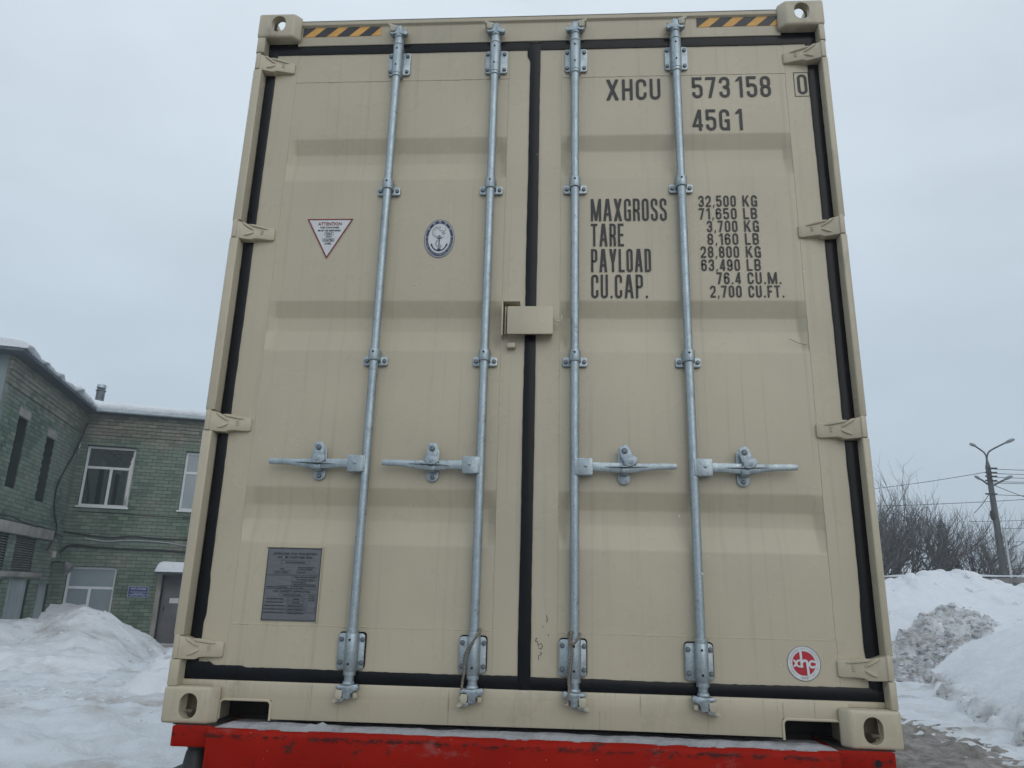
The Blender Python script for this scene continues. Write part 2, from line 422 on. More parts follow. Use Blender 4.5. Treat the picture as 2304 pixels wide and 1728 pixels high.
# ------------------------------------------------------------------ shipping container
CT = tag(empty('shipping_container', (0, 0, ZB)), 'tall beige steel shipping container, doors closed, on red trailer', 'container')
WD, HT, LN = 2.438, 2.896, 12.19
YD = 0.055                                     # face of the doors behind the casting faces
def mirx(me):
    m2 = me.copy()
    m2.transform(Matrix.Translation((WD, 0, 0)) @ Matrix.Scale(-1, 4, (1, 0, 0))); m2.flip_normals()
    return m2
def stadium(cx, cz, hw, hh, n=10, r=None):
    """rounded slot outline"""
    r = min(hw, hh) if r is None else r; pts = []
    for qx, qz, a in ((1, 1, 0), (-1, 1, 90), (-1, -1, 180), (1, -1, 270)):
        for k in range(n + 1):
            t = R(a + 90 * k / n); pts.append((cx + qx * (hw - r) + r * math.cos(t), cz + qz * (hh - r) + r * math.sin(t)))
    return pts
def casting(z0, z1, top):
    mb = MB()
    # hexahedron: front face narrower than its root, as cast
    zl, zh = (z0 + 0.0, z1) if top else (z0, z1 - 0.0)
    k = 0.03
    v = [(0, 0, zl), (0.160, 0, zl), (0.160, 0, zh), (0, 0, zh),
         (0, 0.178, zl), (0.166, 0.178, zl), (0.166, 0.178, zh), (0, 0.178, zh),
         (0.160 + k, 0.034, zl), (0.160 + k, 0.034, zh), (0.166, 0.062, zl), (0.166, 0.062, zh)]  # stepped back so its lit side leaves the sill pocket dark
    mb.add(v, [(0, 1, 2, 3), (1, 8, 9, 2), (8, 10, 11, 9), (10, 5, 6, 11), (5, 4, 7, 6), (4, 0, 3, 7), (0, 4, 5, 10, 8, 1), (3, 2, 9, 11, 6, 7)])
    me = mb.mesh('corner_casting', M_POST, bevel=0.011, seg=3)
    zc = (z0 + z1) / 2 + (0.006 if top else -0.003)
    c1 = MB().prism(stadium(0.092, zc, 0.031, 0.041), -0.05, 0.09, 'y').mesh('c', M_POST)
    c2 = MB().box(0.03, 0.140, 0.03, 0.150, z0 + 0.028, z1 - 0.028).mesh('c', M_POST)
    c3 = MB().prism([(y, z) for y, z in stadium(0.095, zc, 0.026, 0.036)], -0.05, 0.09, 'x').mesh('c', M_POST)
    zz = (z1 - 0.06, z1 + 0.05) if top else (z0 - 0.05, z0 + 0.06)
    c4_ = MB().prism(stadium(0.092, 0.098, 0.034, 0.062), zz[0], zz[1], 'z').mesh('c', M_POST)
    return boolean(me, [c2, c1, c3, c4_])
ct_top = casting(2.772, 2.896, True); ct_bot = casting(0.0, 0.118, False)
for me in (ct_top, ct_bot):
    put('corner_casting', me, CT); put('corner_casting', mirx(me), CT)
rear = Matrix.Translation((0, LN, 0)) @ Matrix.Scale(-1, 4, (0, 1, 0))
for me in (ct_top, ct_bot):
    for q in (me, mirx(me)):
        m2 = q.copy(); m2.transform(rear); m2.flip_normals(); put('corner_casting', m2, CT)

HZ = [(2.612, 2.694), (1.808, 1.882), (1.012, 1.088), (0.206, 0.280)]       # hinge heights
def post_mesh(xi):
    mb = MB(); prof = [(0.0, 0.20), (0.0, 0.022), (0.0035, 0.009), (0.011, 0.003), (xi - 0.003, 0.003), (xi, 0.006), (xi, 0.075), (0.10, 0.09), (0.10, 0.20)]
    cuts = [2.772] + [z for h in HZ for z in (h[1] + 0.003, h[0] - 0.003)] + [0.118]
    for i in range(0, len(cuts), 2): mb.prism(prof, cuts[i + 1], cuts[i], 'z')
    inner = [(0.004, 0.20), (0.004, 0.034), (0.015, 0.018), (xi - 0.003, 0.018), (xi - 0.003, 0.20)]
    for h in HZ: mb.prism(inner, h[0] - 0.003, h[1] + 0.003, 'z')
    return mb.mesh('corner_post', M_POST, bevel=0.0022, seg=2)
put('corner_post', post_mesh(0.041), CT); put('corner_post', mirx(post_mesh(0.029)), CT)
# header and sill
MB().prism([(0.085, 2.757), (0.046, 2.757), (0.045, 2.760), (0.045, 2.850), (0.040, 2.854), (0.034, 2.857), (0.033, 2.874), (0.038, 2.880), (0.20, 2.884), (0.20, 2.757)], 0.172, WD - 0.172, 'x').build('header', M_PAINT, CT, bevel=0.0015)
sl = MB()
sl.prism([(0.09, 0.152), (0.066, 0.139), (0.048, 0.136), (0.0445, 0.1318), (0.0445, 0.1185), (0.121, 0.1185), (0.121, 0.152)], 0.030, WD - 0.030, 'x')
sl.prism([(0.150, 0.1315), (0.150, 0.077), (0.362, 0.077), (0.362, 0.022), (0.370, 0.017), (0.9, 0.019), (1.5, 0.022), (2.062, 0.0205), (2.076, 0.0185), (2.076, 0.077), (WD - 0.150, 0.077), (WD - 0.150, 0.1315)], 0.0435, 0.12, 'y')
sl.build('sill', M_SILL, CT, bevel=0.0015)
for x0, x1 in ((0.183, 0.362), (2.076, 2.262)):          # rolled lips round the two sill pockets
    pk = MB(); pts = []
    for k in range(7): t = R(180 - 90 * k / 6); pts.append((x0 + 0.016 + 0.016 * math.cos(t), 0.042, 0.060 + 0.016 * math.sin(t)))
    for k in range(7): t = R(90 - 90 * k / 6); pts.append((x1 - 0.016 + 0.016 * math.cos(t), 0.042, 0.060 + 0.016 * math.sin(t)))
    pk.tube([(x0, 0.042, 0.014)] + pts + [(x1, 0.042, 0.014)], 0.0045, 8)
    pk.build('sill_pocket_lip', M_PAINT, CT)
MB().box(0.1, WD - 0.1, 0.27, 0.32, -0.002, 0.14).build('pocket_shade_plate', M_DARK, CT)  # dark plate, its colour stands in for shade behind the sill pockets
MB().box(0.05, WD - 0.05, 0.12, LN - 0.1, 0.1405, 0.17).build('floor', M_DARK, CT)

# side walls, roof and front end
def corrugated(p0, axis, length, z0, z1, out, pitch=0.278, depth=0.036):
    mb = MB(); s = [0.0]; prof = []
    n = int(length / pitch)
    for i in range(n):
        b = i * pitch
        prof += [(b, 0), (b + 0.072, 0), (b + 0.140, depth), (b + 0.210, depth)]
    prof.append((length, 0)); vs = []
    for a, d in prof:
        for z in (z0, z1):
            vs.append((p0[0] + d * out, p0[1] + a, z) if axis == 'y' else (p0[0] + a, p0[1] + d * out, z))
    mb.add(vs, [(2 * i, 2 * i + 2, 2 * i + 3, 2 * i + 1) for i in range(len(prof) - 1)])
    return mb
corrugated((0.012, 0.2), 'y', LN - 0.4, 0.15, 2.80, 1).build('side_wall', M_POST, CT, smooth=False)
corrugated((WD - 0.012, 0.2), 'y', LN - 0.4, 0.15, 2.80, -1).build('side_wall', M_POST, CT, smooth=False)
corrugated((0.1, LN - 0.012), 'x', WD - 0.2, 0.15, 2.80, -1).build('front_wall', M_POST, CT, smooth=False)
MB().box(0.06, WD - 0.06, 0.2, LN - 0.1, 2.855, 2.868).build('roof', M_PAINT, CT)
for x0 in (0.0, WD - 0.06):
    MB().box(x0, x0 + 0.06, 0.18, LN - 0.18, 2.80, 2.866).build('top_rail', M_POST, CT, bevel=0.004)
    MB().box(x0 + 0.002, x0 + 0.058, 0.18, LN - 0.18, 0.004, 0.15).build('bottom_rail', M_POST, CT, bevel=0.004)

# ---- doors
TR = [(2.290, 2.226, 2.178, 2.090), (1.551, 1.486, 1.430, 1.342), (0.810, 0.746, 0.692, 0.606)]     # troughs
TD = 0.025
def door(x0, xp0, xp1, x1, z0=0.166, z1=2.740, zp0=0.323, zp1=2.575):
    """flat frame of stiles and rails round a pressed panel with three troughs"""
    mb = MB(); ys = YD; yp = YD + 0.0015
    mb.box(x0, xp0, ys, ys + 0.045, z0, z1); mb.box(xp1, x1, ys, ys + 0.045, z0, z1)
    mb.box(xp0, xp1, ys + 0.0005, ys + 0.045, zp1, z1); mb.box(xp0, xp1, ys + 0.0005, ys + 0.045, z0, zp0)
    d = mb.build('door', M_PAINT, CT, bevel=0.0008, seg=1)
    pb = MB(); ex = 0.030
    lv = [(zp1, 0)] + [q for t in TR for q in ((t[0], 0), (t[1], 1), (t[2], 1), (t[3], 0))] + [(zp0, 0)]
    xs = (xp0 - 0.0005, xp0 + ex, xp1 - ex, xp1 + 0.0005)
    vs = []
    for z, k in lv:
        for i, x in enumerate(xs): vs.append((x, yp + (TD if (k and i in (1, 2)) else 0.0), z))
    fs = []
    for r in range(len(lv) - 1):
        for i in range(3): fs.append((r * 4 + i, r * 4 + i + 1, r * 4 + i + 5, r * 4 + i + 4))
    pb.add(vs, fs)
    me = pb.mesh('panel', M_PAINT, smooth=False)
    bm = bmesh.new(); bm.from_mesh(me)
    ed = [e for e in bm.edges if len(e.link_faces) == 2 and e.calc_face_angle(0) > R(8)]
    bmesh.ops.bevel(bm, geom=ed, offset=0.006, segments=3, profile=0.5, affect='EDGES', clamp_overlap=True)
    bmesh.ops.recalc_face_normals(bm, faces=bm.faces); bm.to_mesh(me); bm.free()
    me.polygons.foreach_set('use_smooth', [True] * len(me.polygons)); me.set_sharp_from_angle(angle=R(40))
    put('panel', me, d)
    # weld bead round the panel
    rr = random.Random(int(x0 * 100)); w = MB()
    def bead(a, b, n):
        p = []
        for i in range(n + 1):
            t = i / n; p.append((a[0] + (b[0] - a[0]) * t + rr.uniform(-.0012, .0012), yp + 0.0002, a[1] + (b[1] - a[1]) * t + rr.uniform(-.0012, .0012)))
        w.tube(p, [0.0022 + rr.uniform(-.0006, .0008) for _ in p], 6)
    bead((xp0, zp0), (xp1, zp0), 90); bead((xp0, zp1), (xp1, zp1), 60); bead((xp0, zp0), (xp0, zp1), 120); bead((xp1, zp0), (xp1, zp1), 120)
    w.build('weld_seam', M_PAINT, d)
    return d
D1 = door(0.075, 0.178, 1.115, 1.212)
D2 = door(1.240, 1.337, 2.274, 2.372)

# rubber gaskets: strips with hand-painted, uneven edges
def strip(a, b, w0, w1, vert, y=0.0495, n=60, seed=0, jag=0.0012, extra=None):
    """strip running from a to b; w0/w1 its two edges across; vertical or horizontal"""
    rr = random.Random(seed); front = []; back = []
    ph0, ph1 = rr.uniform(0, 6), rr.uniform(0, 6)
    rows = []
    for i in range(n + 1):
        t = a + (b - a) * i / n
        j0 = jag * (math.sin(t * 9 + ph0) * 0.6 + rr.uniform(-0.6, 0.6)); j1 = jag * (math.sin(t * 7 + ph1) * 0.6 + rr.uniform(-0.6, 0.6))
        e0, e1 = w0 + j0, w1 + j1
        if extra: e0, e1 = extra(t, e0, e1)
        m0, m1 = e0 + (e1 - e0) * 0.18, e0 + (e1 - e0) * 0.82
        sec = [(e0, YD + 0.006), (e0, y + 0.002), (m0, y), (m1, y), (e1, y + 0.002), (e1, YD + 0.006)]
        rows.append([(q, yy, t) if vert else (t, yy, q) for q, yy in sec])
    return MB().loft(rows, cap=True)
def ex_bl(t, e0, e1):                      # paint edge steps down near the left end of the bottom strip
    if t < 0.130: return e0, e1 + 0.016
    if t < 0.242: return e0, e1 + 0.0055
    return e0, e1
def ex_lv(t, e0, e1): return (e0, e1 + (0.005 if 0.33 < t < 0.47 else 0.0))
def ex_rv(t, e0, e1): return (e0 - (0.004 if 0.29 < t < 0.46 else 0.0), e1)
def ex_mv(t, e0, e1): return (e0 - (0.013 if t > 2.672 else 0.0), e1)
def ex_tm(t, e0, e1): return (e0, e1 + (0.012 if 1.188 < t < 1.290 else 0.0))
for nm, parent, sargs in (
    ('gasket', D1, (0.036, 1.2045, 0.1335, 0.179, False, 0.0493, 80, 1, 0.0016, ex_bl)),
    ('gasket', D1, (0.040, 1.2045, 2.716, 2.776, False, 0.0494, 60, 2, 0.0008, ex_tm)),
    ('gasket', D1, (0.150, 2.744, 0.044, 0.084, True, 0.0497, 90, 3, 0.0012, ex_lv)),
    ('gasket', D2, (0.1335, 2.744, 1.2035, 1.2475, True, 0.0489, 90, 4, 0.0010, ex_mv)),
    ('gasket', D2, (1.2465, 2.412, 0.1335, 0.177, False, 0.0494, 80, 5, 0.0016, None)),
    ('gasket', D2, (1.2465, 2.412, 2.716, 2.776, False, 0.0493, 60, 6, 0.0008, ex_tm)),
    ('gasket', D2, (0.150, 2.744, 2.366, 2.409, True, 0.0497, 90, 7, 0.0012, ex_rv))):
    strip(*sargs).build(nm, M_RUBBER, parent, smooth=True, angle=60)

# ---- hinges
def hinge(z0, z1):
    h = z1 - z0; mb = MB()
    # knuckle round the post edge
    mb.prism([(0.0035, 0.19), (0.0035, 0.020), (0.008, 0.006), (0.016, 0.0005), (0.026, 0.0005), (0.029, 0.003), (0.029, 0.05), (0.035, 0.19)], z0, z1, 'z')
    # blade: waisted leaf tapering onto the door
    n = 14; secs = []
    for i in range(n + 1):
        t = i / n; x = 0.020 + t * 0.150
        y = 0.002 + 0.044 * (t ** 0.9)
        hz = 0.5 * h * (1.0 - 0.30 * min(1, t * 1.6) + 0.0 * t)
        zc = (z0 + z1) / 2 - 0.10 * h * t + 0.10 * h * math.sin(t * math.pi) * (-1 if t < 0.5 else -0.2)
        if t > 0.93: hz *= 0.86
        hz2 = hz * (1 - 0.10 * t)
        secs.append([(x, y, zc - hz), (x, y, zc + hz2), (x, YD + 0.002, zc + hz2 + 0.002), (x, YD + 0.002, zc - hz - 0.002)])
    mb.loft(secs)
    me = mb.mesh('hinge', M_PAINT, bevel=0.003, seg=2)
    return me, h
def hinge_parts(h):
    me, _ = hinge(0, h); rb = MB()
    def rib(a, b, w):
        p0, p1 = Vector(a), Vector(b); pts = [p0.lerp(p1, k / 5) for k in range(6)]
        rb.tube(pts, [w * 0.3, w, w * 1.1, w * 1.1, w, w * 0.3], 6)
    def bl(x): return 0.0015 + 0.044 * (max(0, x - 0.02) / 0.15) ** 0.9
    rib((0.046, bl(0.046), h * 0.88), (0.092, bl(0.092), h * 0.50), 0.0062); rib((0.056, bl(0.056), h * 0.14), (0.092, bl(0.092), h * 0.38), 0.0062)
    rib((0.070, bl(0.070), h * 0.80), (0.145, bl(0.145), h * 0.64), 0.0060)
    for k in range(3): rib((0.118, bl(0.118), h * (0.52 - 0.09 * k)), (0.129, bl(0.129), h * (0.52 - 0.09 * k)), 0.0032)
    return me, rb.mesh('rib', M_PAINT)
hm, hr = hinge_parts(0.078)
hmR, hrR = mirx(hm), mirx(hr)
for z0, z1 in HZ:
    o = put('hinge', hm, D1, (0, 0, z0)); put('rib', hr, o) if False else put('hinge_rib', hr, D1, (0, 0, z0))
    o = put('hinge', hmR, D2, (0, 0, z0)); put('hinge_rib', hrR, D2, (0, 0, z0))

# ---- locking rods
YR, RR = 0.024, 0.0165
bolt_me = MB()
bolt_me.lathe([(0.0088, 0.0), (0.0088, -0.0042), (0.0072, -0.0058), (0.003, -0.0063)], 0, 0, 6, axis='y')
bolt_me = bolt_me.mesh('bolt', M_BOLT, angle=25)
rivet_me = MB().lathe([(0.0062, 0.0), (0.0062, -0.002), (0.0045, -0.0034), (0.0015, -0.0038)], 0, 0, 12, axis='y').mesh('rivet', M_GALV)
bighead_me = MB().lathe([(0.0105, 0.0), (0.0105, -0.003), (0.0085, -0.0055), (0.003, -0.0062)], 0, 0, 14, axis='y').mesh('pivot_bolt', M_BOLT)
def rr_plate(cx, cz, hw, hh, r, y0, y1): return MB().prism(stadium(cx, cz, hw, hh, 5, r), y0, y1, 'y')
def saddle(mb, x, z0, z1, r, yback, wall=0.0):
    """U-shaped sleeve over the rod: half cylinder in front, straight cheeks to the plate"""
    pts = [(x - r, yback)] + [(x + r * math.cos(R(a)), YR - r * math.sin(R(a))) for a in range(180, -1, -15)][::1] + [(x + r, yback)]
    pts = [(x - r, yback)] + [(x - r * math.cos(R(a)), YR - r * math.sin(R(a))) for a in range(0, 181, 15)] + [(x + r, yback)]
    mb.prism(pts, z0, z1, 'z')
def hole_disc(parent, x, y, z, r=0.0042):
    MB().lathe([(r, 0.002), (r, -0.0004), (r * 0.5, -0.0006)], x, 0, 12, axis='y', cz=z).build('grease_hole', M_HOLE, parent, loc=(0, y, 0))  # proud dark disc, its black stands in for shade inside a hole
LROD = []
def lock_rod(idx, x, side, xt, flap):
    rod = MB().lathe([(RR, 0.15), (RR, 2.745)], x, YR, 24).build('lock_rod', M_GALV, CT)
    ex = (0.006 - 0.0035 * idx)
    # top bracket
    rr_plate(x + 0.004, 2.651, 0.048, 0.057, 0.011, 0.0445, 0.0535).build('bracket_plate', M_GALV, rod, bevel=0.0015)
    mb = MB(); saddle(mb, x, 2.580, 2.724, 0.0225, 0.052); mb.build('bracket_sleeve', M_GALV, rod, bevel=0.002)
    MB().lathe([(0.0205, 2.724), (0.0235, 2.727), (0.0235, 2.734), (0.0195, 2.738), (0.0195, 2.765)], x, YR, 20).build('collar', M_GALV, rod)
    MB().lathe([(0.0165, 2.566), (0.0205, 2.569), (0.0205, 2.580)], x, YR, 20).build('collar', M_GALV, rod)
    for dx in (-1, 1):
        for z in (2.690, 2.611): put('bolt', bolt_me, rod, (x + 0.002 + dx * 0.037, 0.0445, z), (0, random.uniform(0, 1), 0))
    for z in (2.700, 2.617): hole_disc(rod, x - 0.002, YR - 0.0225, z)
    # guides
    for z in (2.030, 1.297):
        rr_plate(x + 0.001, z, 0.047, 0.0185, 0.008, 0.044, 0.0535).build('guide_plate', M_GALV, rod, bevel=0.0014)
        mb = MB(); saddle(mb, x, z - 0.005, z + 0.040, 0.0225, 0.052); mb.build('guide_strap', M_GALV, rod, bevel=0.002)
        for dx in (-1, 1): put('bolt', bolt_me, rod, (x + 0.001 + dx * 0.035, 0.044, z), (0, random.uniform(0, 1), 0))
        hole_disc(rod, x - 0.001, YR - 0.0225, z + 0.026)
    # bottom bracket, rubber pad behind it
    rr_plate(x - 0.004, 0.247, 0.048, 0.0605, 0.012, 0.047, 0.0562).build('bracket_pad', M_RUBBER, rod)
    rr_plate(x - 0.006, 0.2435, 0.047, 0.0595, 0.012, 0.0405, 0.0469).build('bracket_plate', M_GALV, rod, bevel=0.0015)
    mb = MB(); saddle(mb, x, 0.181, 0.304, 0.0225, 0.045); mb.build('bracket_sleeve', M_GALV, rod, bevel=0.002)
    MB().lathe([(0.0215, 0.168), (0.0215, 0.181)], x, YR, 20).build('collar', M_GALV, rod)
    MB().lathe([(0.0215, 0.304), (0.0215, 0.316), (0.0175, 0.320)], x, YR, 20).build('collar', M_GALV, rod)
    for dx in (-1, 1):
        for z in (0.283, 0.207): put('bolt', bolt_me, rod, (x - 0.004 + dx * 0.0375, 0.0405, z), (0, random.uniform(0, 1), 0))
    for z in (0.283, 0.205): hole_disc(rod, x - 0.002, YR - 0.0225, z)
    # cams: a boss with a fork either side, and the painted keeper it grips
    for top in (True, False):
        s = 1 if top else -1; zb = 2.765 if top else 0.146
        mb = MB().lathe([(0.0165, zb - 0.004 * s), (0.0205, zb), (0.0205, zb + 0.008 * s), (0.014, zb + 0.013 * s), (0.014, zb + 0.050 * s)], x, YR - 0.004, 16)
        def Zs(a): return zb + a * s
        d = side
        fork = [(x - 0.034 * d, Zs(0.004)), (x - 0.012 * d, Zs(0.008)), (x + 0.012 * d, Zs(0.010)), (x + 0.030 * d, Zs(0.008)), (x + 0.042 * d, Zs(0.016)), (x + 0.036 * d, Zs(0.020)),
                (x + 0.020 * d, Zs(0.020)), (x + 0.012 * d, Zs(0.030)), (x + 0.012 * d, Zs(0.050)), (x - 0.010 * d, Zs(0.054)), (x - 0.014 * d, Zs(0.034)), (x - 0.024 * d, Zs(0.026)), (x - 0.038 * d, Zs(0.024)), (x - 0.040 * d, Zs(0.012))]
        mb.prism(fork, YR - 0.022, YR + 0.002, 'y')
        mb.prism([(x + 0.008 * d, Zs(0.050)), (x + 0.012 * d, Zs(0.060)), (x + 0.040 * d, Zs(0.068)), (x + 0.044 * d, Zs(0.060)), (x + 0.022 * d, Zs(0.048))], YR - 0.016, YR + 0.003, 'y')
        mb.build('cam', M_FORGE, rod, bevel=0.003, seg=2)
        kb = MB()
        kb.prism([(x + 0.014 * d, Zs(0.024)), (x + 0.034 * d, Zs(0.022)), (x + 0.041 * d, Zs(0.034)), (x + 0.036 * d, Zs(0.052)), (x + 0.018 * d, Zs(0.054)), (x + 0.013 * d, Zs(0.040))], YR - 0.026, 0.046, 'y')
        kb.prism([(x + 0.030 * d, Zs(0.046)), (x + 0.040 * d, Zs(0.050)), (x + 0.050 * d, Zs(0.060)), (x + 0.048 * d, Zs(0.068)), (x + 0.034 * d, Zs(0.064)), (x + 0.024 * d, Zs(0.054))], YR - 0.021, 0.046, 'y')
        kb.build('keeper', M_KEEP, rod, bevel=0.003, seg=2); kb = MB()
        kb.prism([(x - 0.018 * d, Zs(0.030)), (x - 0.032 * d, Zs(0.032)), (x - 0.034 * d, Zs(0.048)), (x - 0.020 * d, Zs(0.052))], YR - 0.012, 0.046, 'y')
        kb.build('keeper_lug', M_KEEP, rod, bevel=0.003, seg=2)
    # handle: hub plate, bar, central twist rib
    zc = 0.895 if idx < 3 else 0.898
    hb = MB(); xa, xb = sorted((x + side * 0.006, x + side * 0.064))
    hb.prism(stadium((xa + xb) / 2, zc - 0.002, (xb - xa) / 2, 0.031, 3, 0.006), 0.004, 0.012, 'y')
    hb.prism(stadium((xa + xb) / 2, zc - 0.002, (xb - xa) / 2, 0.031, 3, 0.006), 0.030, 0.037, 'y')
    xm = x + side * 0.012; hb.box(min(xm, x), max(xm, x), 0.005, 0.036, zc - 0.032, zc + 0.028)
    hb.build('handle_hub', M_GALV, rod, bevel=0.0015)
    put('rivet', rivet_me, rod, (x + side * 0.038, 0.004, zc + 0.001))
    secs = []
    prof = [(0.040, 0.017, 0.0), (0.075, 0.0165, 0.0), (0.110, 0.0165, -0.001), (0.150, 0.018, -0.003), (0.185, 0.0185, -0.005), (0.215, 0.017, -0.003), (0.250, 0.0135, 0.0), (0.300, 0.0115, 0.003), (0.350, 0.0108, 0.004), (0.362, 0.0095, 0.004)]
    for dx, hh, dz in prof:
        X = x + side * dx; yf = 0.014 if dx < 0.3 else 0.012
        secs.append([(X, yf, zc + dz - hh), (X, yf - 0.0015, zc + dz), (X, yf, zc + dz + hh), (X, yf + 0.009, zc + dz + hh), (X, yf + 0.009, zc + dz - hh)])
    bar = MB().loft(secs); bar.build('handle_bar', M_GALV, rod, bevel=0.0018)
    rb = MB(); secs = []
    for k in range(11):
        t = k / 10; X = x + side * (0.105 + 0.165 * t); w = math.sin(math.pi * t) ** 0.8
        zz = zc - 0.002 + 0.004 * t
        secs.append([(X, 0.0135 - 0.013 * w, zz - 0.0010), (X, 0.0135 - 0.013 * w, zz + 0.0022), (X, 0.0150, zz + 0.0050 * w + 0.001), (X, 0.0150, zz - 0.0050 * w - 0.001)])
    rb.loft(secs); rb.build('handle_rib', M_GALV, rod)
    # catch: slotted plate, swinging cover and lower hook
    cx = x + side * 0.178
    rr_plate(cx, 0.901, 0.0225, 0.066, 0.0215, 0.046, 0.0545).build('catch_plate', M_GALV, rod, bevel=0.0016)
    hk = MB().prism([(0.046, 0.868), (0.018, 0.866), (0.008, 0.874), (0.006, 0.888), (0.010, 0.890), (0.014, 0.880), (0.022, 0.876), (0.046, 0.880)], cx - 0.0135, cx + 0.0135, 'x')
    hk.build('catch_hook', M_FORGE, rod, bevel=0.0015)
    if idx != 2: put('bolt', bolt_me, rod, (cx, 0.046, 0.851))
    fl = MB()
    fl.prism([(-0.019, 0.016), (-0.010, 0.021), (0.010, 0.021), (0.019, 0.014), (0.020, -0.022), (0.028, -0.040), (0.022, -0.052), (-0.016, -0.052), (-0.022, -0.034), (-0.020, -0.01)], 0.0, 0.004, 'y')
    fl.prism([(-0.020, -0.030), (0.022, -0.030), (0.030, -0.048), (0.016, -0.060), (-0.014, -0.056), (-0.024, -0.046)], -0.012, 0.001, 'y')
    fl.tube([(-0.022, -0.006, -0.046), (-0.006, -0.012, -0.058), (0.004, -0.012, -0.059), (0.026, -0.004, -0.040)], 0.0035, 6)
    put('catch_cover', fl.mesh('catch_cover', M_FORGE, bevel=0.002), rod, (cx + 0.001, 0.010, 0.952), (0, R(flap), 0))
    MB().tube([(cx, 0.047, 0.952), (cx, 0.012, 0.952)], 0.008, 10).build('pivot_pin', M_BOLT, rod)
    put('pivot_bolt', bighead_me, rod, (cx + 0.0005, 0.010, 0.952))
    return rod
rods = [lock_rod(0, 0.631, -1, 0, 0), lock_rod(1, 1.054, -1, 0, 3), lock_rod(2, 1.396, 1, 0, -24), lock_rod(3, 1.819, 1, 0, -18)]

# ---- lock box over the door joint
lb = MB(); t = 0.004; x0, x1, z0, z1, y0, y1 = 1.139, 1.313, 1.394, 1.506, 0.000, 0.047
lb.prism(stadium((x0 + x1) / 2, (z0 + z1) / 2, (x1 - x0) / 2, (z1 - z0) / 2, 3, 0.005), y0, y0 + t, 'y')
lb.box(x0 + 0.004, x1 - 0.004, y0 + t, y1, z1 - 0.007, z1 - 0.003); lb.box(x1 - 0.007, x1 - 0.003, y0 + t, y1, z0 + 0.004, z1 - 0.007)
lb.box(x0 + 0.030, x1 - 0.010, y0 + 0.02, y1, z0 + 0.012, z0 + 0.016)
lb = lb.build('lock_box', M_PAINT, CT, bevel=0.0012)
fr = MB()
fr.box(1.116, 1.122, 0.004, YD, 1.390, 1.533); fr.box(1.1222, 1.186, 0.004, YD, 1.527, 1.533); fr.box(1.128, 1.133, 0.02, YD, 1.400, 1.515)
fr.build('lock_box_frame', M_PAINT, lb, bevel=0.0012)
MB().box(1.138, 1.170, 0.030, YD, 1.350, 1.370).build('lock_box_stop', M_PAINT, lb, bevel=0.002)
MB().tube([(1.313 + 0.002, 0.02, 1.462)] + [(1.330 - 0.014 * math.cos(R(a)), 0.016, 1.462 - 0.013 * math.sin(R(a))) for a in range(0, 181, 20)] + [(1.345, 0.016, 1.478)], 0.0034, 6).build('lock_box_hook', M_PAINT, lb)

# ------------------------------------------------------------------ markings
def stroke(mb, path, t, y, closed=False):
    mb.lift = getattr(mb, 'lift', 0) + 1; y = y - 0.00012 * (mb.lift % 5)
    pts = [Vector((a, b)) for a, b in path]; n = len(pts); L = []; Rr = []
    for i in range(n):
        a = pts[(i - 1) % n] if (closed or i > 0) else None; c = pts[(i + 1) % n] if (closed or i < n - 1) else None
        d1 = (pts[i] - a).normalized() if a is not None else None; d2 = (c - pts[i]).normalized() if c is not None else None
        if d1 is None: d1 = d2
        if d2 is None: d2 = d1
        nn = Vector((-(d1 + d2).y, (d1 + d2).x))
        nn = nn.normalized() if nn.length > 1e-6 else Vector((-d1.y, d1.x))
        k = max(0.35, nn.dot(Vector((-d1.y, d1.x))))
        L.append(pts[i] + nn * (t / 2 / k)); Rr.append(pts[i] - nn * (t / 2 / k))
    vs = [(p.x, y, p.y) for p in L] + [(p.x, y, p.y) for p in Rr]
    m = n if closed else n - 1
    mb.add(vs, [(i, (i + 1) % n, (i + 1) % n + n, i + n) for i in range(m)])
def arc(cx, cy, rx, ry, a0, a1, n=7):
    return [(cx + rx * math.cos(R(a0 + (a1 - a0) * k / n)), cy + ry * math.sin(R(a0 + (a1 - a0) * k / n))) for k in range(n + 1)]
GW = {'M': 1.5, 'A': 1.22, 'X': 1.18, 'Y': 1.18, '1': 0.62, '.': 0.34, ',': 0.34, ' ': 0.5, 'L': 0.9, 'E': 0.9, 'F': 0.88, 'T': 1.0, 'K': 1.12}
